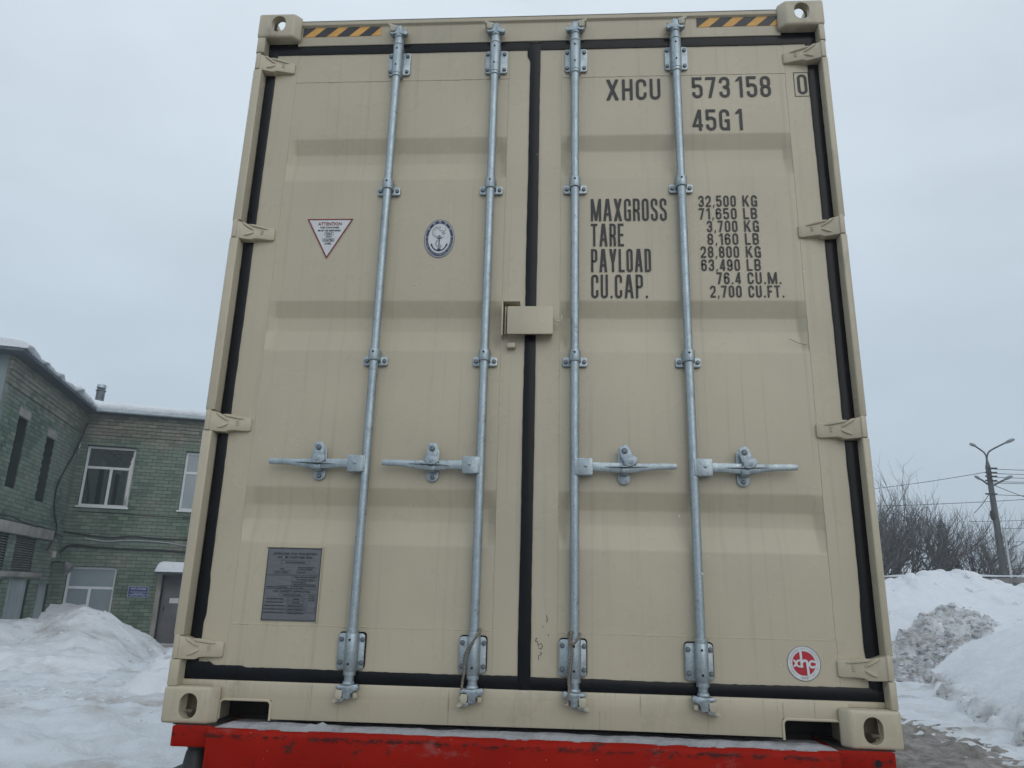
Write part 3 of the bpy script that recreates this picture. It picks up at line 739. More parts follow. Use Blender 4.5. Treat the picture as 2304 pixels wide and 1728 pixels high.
def glyph(mb, ch, x, z, W, H, t, y):
    y0_ = y
    a, b, lo, hi = x + t / 2, x + W - t / 2, z + t / 2, z + H - t / 2
    mx_, r = x + W / 2, (W - t) / 2; zt, zm = z + H, z + H * 0.5
    S = lambda p, c=False: stroke(mb, p, t, y, c)
    def para(xa, za, xb, zb, tw):
        mb.lift = getattr(mb, 'lift', 0) + 1; y = y0_ - 0.00012 * (mb.lift % 5)
        mb.add([(xa - tw / 2, y, za), (xa + tw / 2, y, za), (xb + tw / 2, y, zb), (xb - tw / 2, y, zb)], [(0, 1, 2, 3)])
    q = r * 1.0
    if ch in 'O0': S(arc(mx_, hi - q, r, q, 0, 180) + arc(mx_, lo + q, r, q, 180, 360), True)
    elif ch == 'C': S([(b, z + H * .66)] + arc(mx_, hi - q, r, q, 0, 180) + arc(mx_, lo + q, r, q, 180, 360) + [(b, z + H * .34)])
    elif ch == 'G':
        S([(b, z + H * .68)] + arc(mx_, hi - q, r, q, 0, 180) + arc(mx_, lo + q, r, q, 180, 350)); S([(b, z), (b, z + H * .46), (mx_, z + H * .46)])
    elif ch == 'U': S([(a, zt)] + arc(mx_, lo + q, r, q, 180, 360) + [(b, zt)])
    elif ch == 'X': para(x + t * .62, z, x + W - t * .62, zt, t * 1.2); para(x + W - t * .62, z, x + t * .62, zt, t * 1.2)
    elif ch == 'H': S([(a, z), (a, zt)]); S([(b, z), (b, zt)]); S([(a, zm), (b, zm)])
    elif ch == 'A': para(x + t * .55, z, mx_ - t * .2, zt, t * 1.1); para(x + W - t * .55, z, mx_ + t * .2, zt, t * 1.1); S([(x + W * .25, z + H * .3), (x + W * .75, z + H * .3)])
    elif ch == 'M': S([(a, z), (a, zt)]); S([(b, z), (b, zt)]); para(a + t * .1, zt, mx_, z + H * .02, t * 1.05); para(b - t * .1, zt, mx_, z + H * .02, t * 1.05)
    elif ch == 'N': S([(a, z), (a, zt)]); S([(b, z), (b, zt)]); para(a, zt, b, z, t * 1.05)
    elif ch == 'T': S([(x, hi), (x + W, hi)]); S([(mx_, z), (mx_, zt - t * .9)])
    elif ch == 'L': S([(a, zt), (a, lo), (x + W, lo)])
    elif ch == 'E': S([(x + W, hi), (a, hi), (a, lo), (x + W, lo)]); S([(a, zm), (x + W * .92, zm)])
    elif ch == 'F': S([(x + W, hi), (a, hi), (a, z)]); S([(a, zm), (x + W * .9, zm)])
    elif ch == 'K': S([(a, z), (a, zt)]); para(x + t * .9, z + H * .40, x + W - t * .6, zt, t * 1.15); para(x + W * .42, z + H * .56, x + W - t * .6, z, t * 1.15)
    elif ch == 'Y': S([(mx_, z), (mx_, z + H * .45)]); para(mx_, z + H * .40, x + t * .6, zt, t * 1.15); para(mx_, z + H * .40, x + W - t * .6, zt, t * 1.15)
    elif ch in 'PR':
        h2 = z + H * .47; S([(a, z), (a, hi), (mx_, hi)] + arc(b - r * .9, hi - q * .9, r * .9, q * .9, 90, 0, 5) + arc(b - r * .9, h2 + q * .9, r * .9, q * .9, 0, -90, 5) + [(a, h2)])
        if ch == 'R': S([(x + W * .55, h2), (b - t * .1, h2 - H * .12), (b, z)])
    elif ch == 'D': S([(a, lo), (a, hi), (mx_ - r * .2, hi)] + arc(b - r * .95, hi - q, r * .95, q, 90, 0, 5) + arc(b - r * .95, lo + q, r * .95, q, 0, -90, 5), True)
    elif ch == 'B':
        S([(a, lo), (a, hi)] + arc(b - r * .9, hi - q * .8, r * .85, q * .8, 90, 0, 5) + arc(b - r * .9, zm + q * .8, r * .85, q * .8, 0, -90, 5) + [(a, zm)])
        S([(a, zm)] + arc(b - r * .9, zm - q * .8, r * .9, q * .8, 90, 0, 5) + arc(b - r * .9, lo + q * .8, r * .9, q * .8, 0, -90, 5) + [(a, lo)])
    elif ch == 'S': S([(b, z + H * .70)] + arc(mx_, hi - q, r, q, 0, 180, 8) + [(a, z + H * .66), (a + r * .35, z + H * .57), (b - r * .35, z + H * .43), (b, z + H * .34)] + arc(mx_, lo + q, r, q, 0, -180, 8) + [(a, z + H * .30)])
    elif ch == '1': S([(b, z), (b, zt)]); para(b - t * .2, zt - t * .1, x + t * .2, z + H * .78, t * 1.0)
    elif ch == '2': S([(a, z + H * .70)] + arc(mx_, hi - q, r, q, 180, 0, 8) + [(b, z + H * .62), (b - r * .25, z + H * .47), (a + r * .1, z + H * .16), (a, lo), (x + W, lo)])
    elif ch == '3':
        S([(a, z + H * .72)] + arc(mx_, hi - q, r, q, 180, 0, 8) + arc(b - q * .8, zm + q * .8, q * .8, q * .7, 0, -90, 4) + [(x + W * .35, zm)])
        S([(b - q * .8, zm)] + arc(b - q * .8, zm - q * .7, q * .8, q * .7, 90, 0, 4) + arc(mx_, lo + q, r, q, 0, -180, 8) + [(a, z + H * .28)])
    elif ch == '4': S([(b - W * .12, z), (b - W * .12, zt)]); S([(x, z + H * .24), (x + W, z + H * .24)]); para(x + t * .4, z + H * .24, b - W * .12 - t * .1, zt, t * 1.05)
    elif ch == '5': S([(x + W * .95, hi), (a, hi), (a, z + H * .56)] + arc(mx_, z + H * .60 - q, r, q, 140, 0, 7) + arc(mx_, lo + q, r, q, 0, -180, 8) + [(a, z + H * .28)])
    elif ch == '6': S([(b, z + H * .72)] + arc(mx_, hi - q, r, q, 0, 180, 8) + arc(mx_, lo + q, r, q, 180, 360, 8) + arc(mx_, z + H * .58 - q, r, q, 0, 180, 8))
    elif ch == '9': S([(a, z + H * .28)] + arc(mx_, lo + q, r, q, 180, 360, 8) + arc(mx_, hi - q, r, q, 0, 180, 8) + arc(mx_, z + H * .42 + q, r, q, 180, 360, 8))
    elif ch == '7': S([(x, hi), (x + W, hi)]); para(x + W - t * .6, zt - t * .8, x + W * .36, z, t * 1.1)
    elif ch == '8':
        S(arc(mx_, hi - q * .95, r * .94, q * .95, 0, 180) + arc(mx_, zm + q * .85, r * .94, q * .85, 180, 360), True); S(arc(mx_, zm - q * .85, r, q * .85, 0, 180) + arc(mx_, lo + q, r, q, 180, 360), True)
    elif ch == '.': mb.add([(x + W * .1, y, z), (x + W * .9, y, z), (x + W * .9, y, z + t * 1.1), (x + W * .1, y, z + t * 1.1)], [(0, 1, 2, 3)])
    elif ch == ',': mb.add([(x + W * .05, y, z - t * .9), (x + W * .45, y, z - t * .9), (x + W, y, z + t * 1.15), (x + W * .25, y, z + t * 1.15)], [(0, 1, 2, 3)])
def lettering(parent, s, x0, x1, z0, z1, t, gap=0.34, mono=None, y=YD - 0.0012):
    mb = MB(); ws = [(mono if mono else GW.get(c, 0.98)) for c in s]
    k = (x1 - x0) / (sum(ws) + gap * (len(s) - 1)); x = x0
    for c, w in zip(s, ws):
        if mono and c == '1': glyph(mb, c, x + k * 0.30, z0, w * k * 0.62, z1 - z0, t, y)
        else: glyph(mb, c, x, z0, w * k, z1 - z0, t, y)
        x += (w + gap) * k
    return mb.build('marking', M_INK, parent, smooth=False, fix=False)
lettering(D2, 'XHCU', 1.527, 1.754, 2.457, 2.558, 0.0122, 0.30)
lettering(D2, '573158', 1.886, 2.209, 2.460, 2.561, 0.0120, 0.30, mono=0.98)
lettering(D2, '45G1', 1.881, 2.087, 2.303, 2.403, 0.0120, 0.30, mono=0.98)
lettering(D2, '0', 2.318, 2.358, 2.468, 2.565, 0.0120)
mb = MB(); stroke(mb, [(2.306, 2.459), (2.365, 2.459), (2.365, 2.574), (2.306, 2.574)], 0.0028, YD - 0.0012, True); mb.build('marking', M_INK, D2, smooth=False, fix=False)
for s, x1, z0 in (('MAXGROSS', 1.762, 1.893), ('TARE', 1.590, 1.782), ('PAYLOAD', 1.694, 1.671), ('CU.CAP.', 1.679, 1.561)):
    lettering(D2, s, 1.460, x1, z0, z0 + 0.099, 0.0092, 0.30)
for i, (num, xa, unit, xb) in enumerate((('32,500', 1.889, 'KG', 2.119), ('71,650', 1.888, 'LB', 2.115), ('3,700', 1.917, 'KG', 2.119), ('8,160', 1.917, 'LB', 2.115),
        ('28,800', 1.888, 'KG', 2.119), ('63,490', 1.888, 'LB', 2.115), ('76.4', 1.944, 'CU.M.', 2.189), ('2,700', 1.917, 'CU.FT.', 2.196))):
    z = 1.953 - i * 0.0556
    lettering(D2, num, xa, 2.036, z, z + 0.049, 0.0066, 0.34); lettering(D2, unit, 2.062, xb, z, z + 0.049, 0.0066, 0.34)

# small print: built-in font turned to mesh
def text_mesh(s, size, mat, align='CENTER', width=None, bold=0.0, squeeze=1.0, height=None):
    cu = bpy.data.curves.new('txt', 'FONT'); cu.body = s; cu.size = size; cu.align_x = align; cu.offset = bold; cu.resolution_u = 2
    o = bpy.data.objects.new('txt', cu); COL.objects.link(o)
    dg = bpy.context.evaluated_depsgraph_get(); dg.update()
    me = bpy.data.meshes.new_from_object(o.evaluated_get(dg)); bpy.data.objects.remove(o)
    me.materials.clear(); me.materials.append(mat)
    n = len(me.vertices)
    if n:
        co = np.empty(n * 3, np.float32); me.vertices.foreach_get('co', co); co = co.reshape(-1, 3)
        w = np.ptp(co[:, 0]); sxx = (width / w) if (width and w > 0) else squeeze
        co[:, 0] *= sxx
        if height: co[:, 1] *= height / np.ptp(co[:, 1])
        out = np.stack([co[:, 0], np.zeros(n), co[:, 1]], 1).astype(np.float32)
        me.vertices.foreach_set('co', out.ravel()); me.update()
    return me
def label(parent, s, x, z, size, mat, y, **k):
    return put('lettering', text_mesh(s, size, mat, **k), parent, (x, y, z))
def ring_text(parent, s, cx, cz, rx, rz, a0, a1, size, mat, y, inward=False, squeeze=0.9):
    """letters set along an ellipse from angle a0 to a1 (degrees)"""
    me = bpy.data.meshes.new('ring'); bm = bmesh.new(); n = len(s)
    for i, ch in enumerate(s):
        if ch == ' ': continue
        a = R(a0 + (a1 - a0) * (i + 0.5) / n)
        tm = text_mesh(ch, size, mat, squeeze=squeeze)
        ca, sa = math.cos(a), math.sin(a); ang = math.atan2(sa / rz, ca / rx)
        turn = (ang + math.pi / 2) if inward else (ang - math.pi / 2)
        tm.transform(Matrix.Translation((0, 0, -size * 0.36)))
        tm.transform(Matrix.Translation((cx + rx * ca, y, cz + rz * sa)) @ Matrix.Rotation(-turn, 4, 'Y'))
        bm.from_mesh(tm); bpy.data.meshes.remove(tm)
    bm.to_mesh(me); bm.free(); me.materials.append(mat)
    return put('lettering', me, parent)
def ellipse(cx, cz, rx, rz, n=48): return [(cx + rx * math.cos(2 * math.pi * k / n), cz + rz * math.sin(2 * math.pi * k / n)) for k in range(n)]
def ring_band(mb, cx, cz, o, i, y, n=48):
    A, B = ellipse(cx, cz, *o, n), ellipse(cx, cz, *i, n)
    mb.add([(a, y, b) for a, b in A] + [(a, y, b) for a, b in B], [(k, (k + 1) % n, (k + 1) % n + n, k + n) for k in range(n)])
    return mb
def face(mb, pts, y): mb.add([(a, y, b) for a, b in pts], [tuple(range(len(pts)))]); return mb
YS = YD + 0.0002
# attention triangle
st = MB().prism([(0.301, 1.910), (0.489, 1.910), (0.394, 1.735)], YD - 0.0012, YD + 0.001, 'y').build('sticker', M_WHITE, D1, smooth=False)
st['label'] = 'white triangular repair notice sticker with red border'
mb = MB(); stroke(mb, [(0.3035, 1.9085), (0.4865, 1.9085), (0.394, 1.738)], 0.0052, YD - 0.0020, True); mb.build('sticker_border', M_DRED, D1, smooth=False, fix=False)
Y2 = YD - 0.0022
label(D1, 'ATTENTION', 0.396, 1.882, 0.020, M_DRED, Y2, width=0.098, height=0.0145, bold=0.0005)
for s, z, w in (('THIS CONTAINER', 1.8685, 0.081), ('MUST BE REPAIRED', 1.855, 0.095), ('ONLY', 1.8405, 0.027), ('WITH', 1.8265, 0.024), ('CORTEN', 1.8115, 0.042), ('STEEL', 1.7965, 0.029)):
    label(D1, s, 0.395, z, 0.012, M_INK, Y2, width=w, height=0.0078, bold=0.0004)
for z, w in ((1.8440, 0.018), (1.8150, 0.024)):
    mb = MB(); stroke(mb, [(0.395 - w, z - 0.0062), (0.395 + w, z - 0.0062), (0.395 + w, z + 0.0068), (0.395 - w, z + 0.0068)], 0.0011, Y2, True); mb.build('sticker_border', M_INK, D1, smooth=False, fix=False)
# oval classification seal with an anchor
cx, cz = 0.851, 1.820
st = MB().prism(ellipse(cx, cz, 0.0615, 0.0845), YD - 0.0012, YD + 0.001, 'y').build('sticker', M_WHITE, D1, smooth=False)
st['label'] = 'oval white and navy seal with an anchor'
mb = MB(); ring_band(mb, cx, cz, (0.0612, 0.0842), (0.0590, 0.0818), YD - 0.0019); ring_band(mb, cx, cz, (0.0562, 0.0790), (0.0455, 0.0660), YD - 0.0019); mb.build('sticker_ring', M_NAVY, D1, smooth=False, fix=False)
ring_text(D1, 'CHINA CLASSIFICATION SOCIETY', cx, cz, 0.0508, 0.0725, 184, 356, 0.0084, M_WHITE, YD - 0.0026, inward=True)
ring_text(D1, '中国船级社', cx, cz, 0.0508, 0.0725, 158, 22, 0.0115, M_WHITE, YD - 0.0026)
mb = MB()
for sgn in (-1, 1): face(mb, ellipse(cx + sgn * 0.0508, cz + 0.006, 0.0022, 0.0028, 10), YD - 0.0026)
mb.build('sticker_star', M_WHITE, D1, smooth=False, fix=False)
mb = MB(); YA = YD - 0.0020
stroke(mb, [(cx, cz + 0.004), (cx, cz - 0.046)], 0.0042, YA); stroke(mb, [(cx - 0.010, cz), (cx + 0.010, cz)], 0.0035, YA)
ring_band(mb, cx, cz + 0.0085, (0.0050, 0.0058), (0.0024, 0.003), YA, 16)
stroke(mb, arc(cx, cz - 0.020, 0.031, 0.034, 196, 344, 14), 0.0052, YA)
face(mb, [(cx - 0.0365, cz - 0.031), (cx - 0.030, cz - 0.020), (cx - 0.0245, cz - 0.034)], YA); face(mb, [(cx + 0.0365, cz - 0.031), (cx + 0.031, cz - 0.020), (cx + 0.0245, cz - 0.034)], YA)
face(mb, [(cx - 0.012, cz - 0.0515), (cx, cz - 0.042), (cx + 0.012, cz - 0.0515), (cx, cz - 0.0585)], YA)
mb.build('sticker_anchor', M_NAVY, D1, smooth=False, fix=False)
mb = MB()
stroke(mb, arc(cx - 0.004, cz + 0.028, 0.026, 0.024, 100, 300, 16), 0.0030, YA); stroke(mb, arc(cx - 0.003, cz + 0.027, 0.020, 0.018, 110, 290, 14), 0.0016, YA)
stroke(mb, [(cx - 0.010, cz + 0.050), (cx - 0.002, cz + 0.042), (cx + 0.002, cz + 0.034), (cx + 0.012, cz + 0.036), (cx + 0.018, cz + 0.030), (cx + 0.010, cz + 0.026), (cx + 0.022, cz + 0.022), (cx + 0.012, cz + 0.017)], 0.0024, YA)
stroke(mb, [(cx - 0.002, cz + 0.054), (cx + 0.000, cz + 0.046)], 0.0018, YA); stroke(mb, [(cx + 0.004, cz + 0.054), (cx + 0.003, cz + 0.044)], 0.0018, YA); stroke(mb, [(cx + 0.022, cz + 0.050), (cx + 0.025, cz + 0.038), (cx + 0.019, cz + 0.030)], 0.0016, YA)
stroke(mb, [(cx + 0.005, cz + 0.003), (cx + 0.012, cz + 0.005), (cx + 0.020, cz + 0.007)], 0.002, YA)
stroke(mb, [(cx - 0.004, cz - 0.006), (cx - 0.012, cz - 0.014), (cx - 0.013, cz - 0.026), (cx - 0.006, cz - 0.036), (cx + 0.006, cz - 0.042), (cx + 0.009, cz - 0.034), (cx + 0.006, cz - 0.028)], 0.0042, YD - 0.0022)
mb.build('sticker_dragon_line', M_GREYP, D1, smooth=False, fix=False)
# approval plate
pl = MB().box(0.289, 0.4885, YD - 0.0022, YD + 0.001, 0.336, 0.589)
pl = pl.build('approval_plate', M_PLATE, D1, bevel=0.0006, seg=1); pl['label'] = 'grey metal approval plate with small black lettering'
frm = MB(); frm.box(0.284, 0.493, YD - 0.0045, YD + 0.001, 0.589, 0.5945); frm.box(0.489, 0.4935, YD - 0.0045, YD + 0.001, 0.331, 0.5888)
frm.build('plate_frame', M_PAINT, D1, bevel=0.0008, seg=1)
YP = YD - 0.0032
mb = MB()
def rect(x0, x1, z0, z1, w=0.0009): stroke(mb, [(x0, z0), (x1, z0), (x1, z1), (x0, z1)], w, YP, True)
rect(0.2915, 0.486, 0.3395, 0.586, 0.0016)
stroke(mb, [(0.2915, 0.4925), (0.486, 0.4925)], 0.0014, YP); stroke(mb, [(0.2915, 0.4455), (0.486, 0.4455)], 0.0014, YP); stroke(mb, [(0.389, 0.4455), (0.389, 0.4925)], 0.0014, YP); stroke(mb, [(0.389, 0.4725), (0.478, 0.4725)], 0.0010, YP)
for a in ((0.342, 0.446, 0.532, 0.5435), (0.317, 0.378, 0.4985, 0.509), (0.402, 0.468, 0.4985, 0.509), (0.334, 0.386, 0.4475, 0.4565), (0.349, 0.440, 0.420, 0.4295), (0.377, 0.440, 0.4075, 0.4155), (0.377, 0.440, 0.396, 0.4035), (0.376, 0.444, 0.3845, 0.392), (0.376, 0.444, 0.373, 0.3805), (0.376, 0.444, 0.361, 0.3685), (0.450, 0.481, 0.366, 0.428)): rect(*a)
for k in range(5):
    zz = 0.4085 - k * 0.0117
mb.build('plate_lines', M_PLATEINK, pl, smooth=False, fix=False)
def pt(s, x, z, h, w): label(pl, s, x, z, h * 1.4, M_PLATEINK, YP, width=w, height=h, bold=0.0004)
pt('APPROVED FOR TRANSPORT', 0.391, 0.5635, 0.0085, 0.162); pt('UNDER CUSTOMS SEAL', 0.391, 0.5515, 0.0085, 0.132); pt('CHN/CCSQ20006/2025', 0.394, 0.5355, 0.0052, 0.074)
pt('TYPE', 0.347, 0.512, 0.0045, 0.018); pt('CXIC-A10HC1', 0.347, 0.5015, 0.0045, 0.048)
pt("MANUFACTURER'S NO.", 0.437, 0.5185, 0.0046, 0.062); pt('OF THE CONTAINER', 0.433, 0.5125, 0.0042, 0.054); pt('DCC 048', 0.420, 0.5015, 0.0045, 0.028)
pt('TIMBER COMPONENT TREATMENT', 0.436, 0.4845, 0.0046, 0.084); pt('IM/ TAILILIN-40/2025', 0.436, 0.4760, 0.0044, 0.062)
pt('MANUFACTURED BY', 0.417, 0.4655, 0.0040, 0.048); pt('LIANYUNGANG XINHUACHANG', 0.435, 0.4590, 0.0040, 0.084); pt('INTERNATIONAL CONTAINERS', 0.435, 0.4530, 0.0040, 0.084); pt('CO., LTD. CHINA', 0.412, 0.4472, 0.0040, 0.042)
pt("OWNER'S NO. XHCU 573158", 0.336, 0.4498, 0.0040, 0.078)
pt('CSC SAFETY APPROVAL', 0.391, 0.4335, 0.0080, 0.138); pt('CN/CCS-0001/2025', 0.394, 0.4228, 0.0045, 0.066)
for k, (a, b) in enumerate((('DATE MANUFACTURED', '2025'), ('IDENTIFICATION NO.', 'DCC 048'), ('MAXIMUM OPERATING GROSS MASS', '32500 KG 71650 LB'), ('ALLOW. STACKING LOAD FOR 1.8G', '192000 KG 423290 LB'), ('TRANSVERSE RACKING TEST FORCE', '150000 NEWTONS'))):
    z = 0.4090 - k * 0.0117; pt(a, 0.333, z, 0.0044, 0.076 if k > 1 else 0.064); pt(b, 0.410, z, 0.0044, 0.058 if k > 1 else 0.024)
for k, s in enumerate(('EXAM', 'DATE', 'DUE')): pt(s, 0.4655, 0.4205 - k * 0.0075, 0.0042, 0.020)
# round owner's logo
cx, cz, rw, rh = 2.161, 0.2485, 0.0545, 0.0555
st = MB().prism(ellipse(cx, cz, rw, rh), YD - 0.0012, YD + 0.001, 'y').build('sticker', M_WHITE, D2, smooth=False)
st['label'] = 'round white and red owner logo sticker reading xhc'
mb = MB(); ring_band(mb, cx, cz, (rw, rh), (rw - 0.0013, rh - 0.0013), YD - 0.0020); mb.build('sticker_ring', M_INK, D2, smooth=False, fix=False)
face(MB(), ellipse(cx, cz, 0.0378, 0.0385), YD - 0.0019).build('sticker_disc', M_RED, D2, smooth=False, fix=False)
mb = MB(); YL = YD - 0.0027; w = 0.0078
stroke(mb, [(cx - 0.0095, cz + 0.040), (cx - 0.0075, cz - 0.0135)], w, YL)
stroke(mb, [(cx - 0.0070, cz + 0.003)] + arc(cx + 0.0025, cz + 0.0010, 0.0082, 0.0082, 130, 0, 6) + [(cx + 0.0112, cz - 0.012), (cx + 0.0128, cz - 0.040)], w, YL)
stroke(mb, arc(cx + 0.0270, cz - 0.0020, 0.0098, 0.0098, 35, 325, 14), 0.0068, YL); stroke(mb, [(cx + 0.031, cz + 0.006), (cx + 0.039, cz + 0.0045)], 0.005, YL); stroke(mb, [(cx + 0.031, cz - 0.010), (cx + 0.039, cz - 0.0105)], 0.005, YL)
stroke(mb, arc(cx - 0.0155, cz - 0.0005, 0.0095, 0.0095, 90, 270, 10), 0.0062, YL); stroke(mb, arc(cx - 0.0365, cz - 0.0005, 0.0095, 0.0095, 80, -80, 10), 0.0062, YL)
stroke(mb, [(cx - 0.017, cz + 0.009), (cx - 0.0105, cz + 0.009)], 0.006, YL); stroke(mb, [(cx - 0.017, cz - 0.010), (cx - 0.0100, cz - 0.010)], 0.006, YL)
mb.build('sticker_logo', M_WHITE, D2, smooth=False, fix=False)
ring_text(D2, "JIANGSU XINHUACHANG INT'L CONTAINERS CO.,LTD", cx, cz, 0.0455, 0.0463, 238, -58, 0.0066, M_GREYP, YD - 0.0019)
ring_text(D2, '·新华昌·', cx, cz, 0.0455, 0.0463, 246, 294, 0.0085, M_GREYP, YD - 0.0019, inward=True)
# hazard tape on the header
def hazard(x0, x1, z0, z1, y=0.0436):
    MB().prism([(x0, z0), (x1, z0), (x1, z1), (x0, z1)], y, 0.0452, 'y').build('hazard_tape', M_YEL, CT, smooth=False)
    mb = MB(); k = 0.050; p = 0.1
    for i in range(-1, 4):
        a = x0 + 0.052 + i * p; poly = [(a, z0), (a + 0.054, z0), (a + 0.054 + k, z1), (a + k, z1)]
        if i == -1: poly = [(x0, z0 + 0.002), (x0 + 0.004, z0), (a + 0.054 + k, z1), (x0, z1)]
        if poly[0][0] >= x1: continue
        poly = [(min(q[0], x1), q[1]) for q in poly]
        face(mb, poly, y - 0.0008)
    mb.build('hazard_stripe', M_HBLK, CT, smooth=False, fix=False)
hazard(0.191, 0.541, 2.803, 2.850); hazard(1.916, 2.264, 2.806, 2.852)
# scribbled paint-marker scratches on the right door's stile
mb = MB()
for path in ([(1.262, 0.300), (1.268, 0.303), (1.262, 0.294), (1.270, 0.293), (1.271, 0.284), (1.275, 0.276)], [(1.274, 0.284), (1.283, 0.286), (1.288, 0.278), (1.283, 0.269), (1.274, 0.271)], [(1.275, 0.233), (1.275, 0.247), (1.282, 0.250), (1.285, 0.256), (1.279, 0.257)],
             [(1.300, 0.380), (1.303, 0.366), (1.301, 0.356)], [(1.286, 0.343), (1.290, 0.340)], [(1.306, 0.318), (1.308, 0.312)], [(2.20, 1.395), (2.235, 1.378), (2.262, 1.372)]):
    stroke(mb, path, 0.0022, YD - 0.0010)
mb.build('scratch_mark', simple('scratch_brown', (0.11, 0.09, 0.065), 0.7), D2, smooth=False, fix=False)

# ------------------------------------------------------------------ cords tied on the two middle rods
M_CORD = simple('cord_fibre', (0.21, 0.185, 0.15), 0.85, var=0.35, scale=220, bmp=0.6, bscale=400)
def cord(name, lab, pts, x):
    ro = tag(empty(name, (x, 0.0, ZB + pts[-1][2])), lab, 'cord', 'cords tied round the locking rods')
    # smooth the path, then twist two strands about it
    P = [Vector(p) for p in pts]; path = []
    for i in range(len(P) - 1):
        p0, p1, p2, p3 = P[max(i - 1, 0)], P[i], P[i + 1], P[min(i + 2, len(P) - 1)]
        for k in range(9):
            t = k / 9
            path.append(0.5 * ((2 * p1) + (p2 - p0) * t + (2 * p0 - 5 * p1 + 4 * p2 - p3) * t * t + (3 * p1 - p0 - 3 * p2 + p3) * t ** 3))
    for s in (0, math.pi):
        tw = []; L = 0
        for i, p in enumerate(path):
            if i: L += (p - path[i - 1]).length
            d = (path[min(i + 1, len(path) - 1)] - path[max(i - 1, 0)]).normalized(); a = d.cross(Vector((0, 1, 0.01))).normalized(); b = d.cross(a)
            w = L / 0.020 * math.pi * 2 + s
            q = p + (a * math.cos(w) + b * math.sin(w)) * 0.0023
            tw.append(q - Vector((x, 0, pts[-1][2])))
        MB().tube(tw, 0.0028, 6).build('strand', M_CORD, ro)
x = 1.054
cord('cord', 'twisted brown cord tied round the second locking rod, hanging to its bottom cam',
     [(x + 0.018, 0.030, 0.330), (x + 0.022, 0.010, 0.322), (x + 0.010, -0.004, 0.305), (x - 0.006, -0.006, 0.282), (x - 0.019, 0.000, 0.262), (x - 0.027, 0.004, 0.245), (x - 0.030, 0.012, 0.220), (x - 0.029, 0.014, 0.190), (x - 0.033, 0.014, 0.160), (x - 0.035, 0.012, 0.130), (x - 0.038, 0.010, 0.100)], x)
x = 1.396
cord('cord', 'frayed grey cord knotted over the third locking rod and its bottom bracket',
     [(x + 0.020, 0.020, 0.326), (x + 0.008, -0.004, 0.304), (x - 0.008, -0.008, 0.292), (x - 0.020, 0.008, 0.318), (x - 0.012, 0.0, 0.330), (x - 0.016, -0.003, 0.296), (x - 0.010, -0.006, 0.270), (x - 0.014, -0.006, 0.235), (x - 0.018, -0.002, 0.205), (x - 0.020, 0.004, 0.175), (x - 0.018, 0.004, 0.150), (x - 0.020, -0.004, 0.128), (x - 0.030, -0.004, 0.105)], x)

# ------------------------------------------------------------------ trailer under the container
TRL = tag(empty('trailer', (1.219, 6.0, 0.0)), 'red steel trailer carrying the container, only its rear beam showing', 'trailer')
TO = Vector((-1.219, -6.0, ZB))
def tb(mb, name, mat, **k): return mb.build(name, mat, TRL, loc=TO, **k)
rb_ = MB().prism([(-0.042, -0.026), (-0.0405, -0.018), (-0.0365, -0.0115), (-0.030, -0.0068), (-0.022, -0.004), (0.16, -0.004), (0.16, -0.012), (-0.026, -0.012), (-0.030, -0.020), (-0.034, -0.118), (-0.026, -0.126), (0.02, -0.126), (0.02, -0.136), (-0.034, -0.136), (-0.042, -0.126)], 0.187, 2.222, 'x')
rear_beam = tb(rb_, 'rear_beam', M_TRED, bevel=0.0015)
for x0, x1 in ((0.052, 0.1865), (2.2225, 2.402)):
    bo = MB().box(x0, x1, -0.012, 0.24, -0.068, -0.003)
    b_ = tb(bo, 'bolster_end', M_TRED, bevel=0.006)
MB().lathe([(0.011, -0.0128), (0.011, -0.0118), (0.004, -0.0116)], 2.345, 0, 14, axis='y', cz=-0.036).build('bolt_hole', M_HOLE, TRL, loc=TO)  # black disc painted as the shaded inside of a hole
MB().box(0.045, 0.198, 0.004, 0.19, -0.0029, -0.0004).build('bolster_pad', M_DARK, TRL, loc=TO)
MB().box(2.23, 2.408, 0.004, 0.19, -0.0029, -0.0004).build('bolster_pad', M_DARK, TRL, loc=TO)
for xc in (0.115, 2.323):          # black twist-lock boots under the bolster ends
    tb(MB().lathe([(0.028, -0.068), (0.029, -0.074), (0.031, -0.075), (0.031, -0.081), (0.029, -0.084), (0.034, -0.095), (0.043, -0.150), (0.046, -0.17), (0.060, -0.18), (0.060, -0.20)], xc, 0.06, 20), 'lock_boot', M_BLACKP)
tb(MB().prism(stadium(0.165, -0.158, 0.13, 0.012, 4), 0.03, 0.2, 'y'), 'mudguard_edge', M_BLACKP)
tb(MB().prism(stadium(2.273, -0.158, 0.13, 0.012, 4), 0.03, 0.2, 'y'), 'mudguard_edge', M_BLACKP)
for xc in (0.72, 1.718):
    tb(MB().prism([(xc - 0.07, -0.02), (xc + 0.07, -0.02), (xc + 0.07, -0.035), (xc + 0.006, -0.035), (xc + 0.006, -0.42), (xc + 0.07, -0.42), (xc + 0.07, -0.435), (xc - 0.07, -0.435), (xc - 0.07, -0.42), (xc - 0.006, -0.42), (xc - 0.006, -0.035), (xc - 0.07, -0.035)], 0.1, 12.0, 'y'), 'chassis_rail', M_TRED)
tb(MB().box(0.06, 2.378, 0.262, 0.34, -0.30, -0.003), 'cross_beam', M_DARK)  # added dark behind the sill pockets, shade put into its colour
for yy in (0.9, 3.4, 6.0, 8.6, 11.4):
    tb(MB().box(0.06, 2.378, yy, yy + 0.12, -0.15, -0.022), 'cross_beam', M_TRED, bevel=0.004)
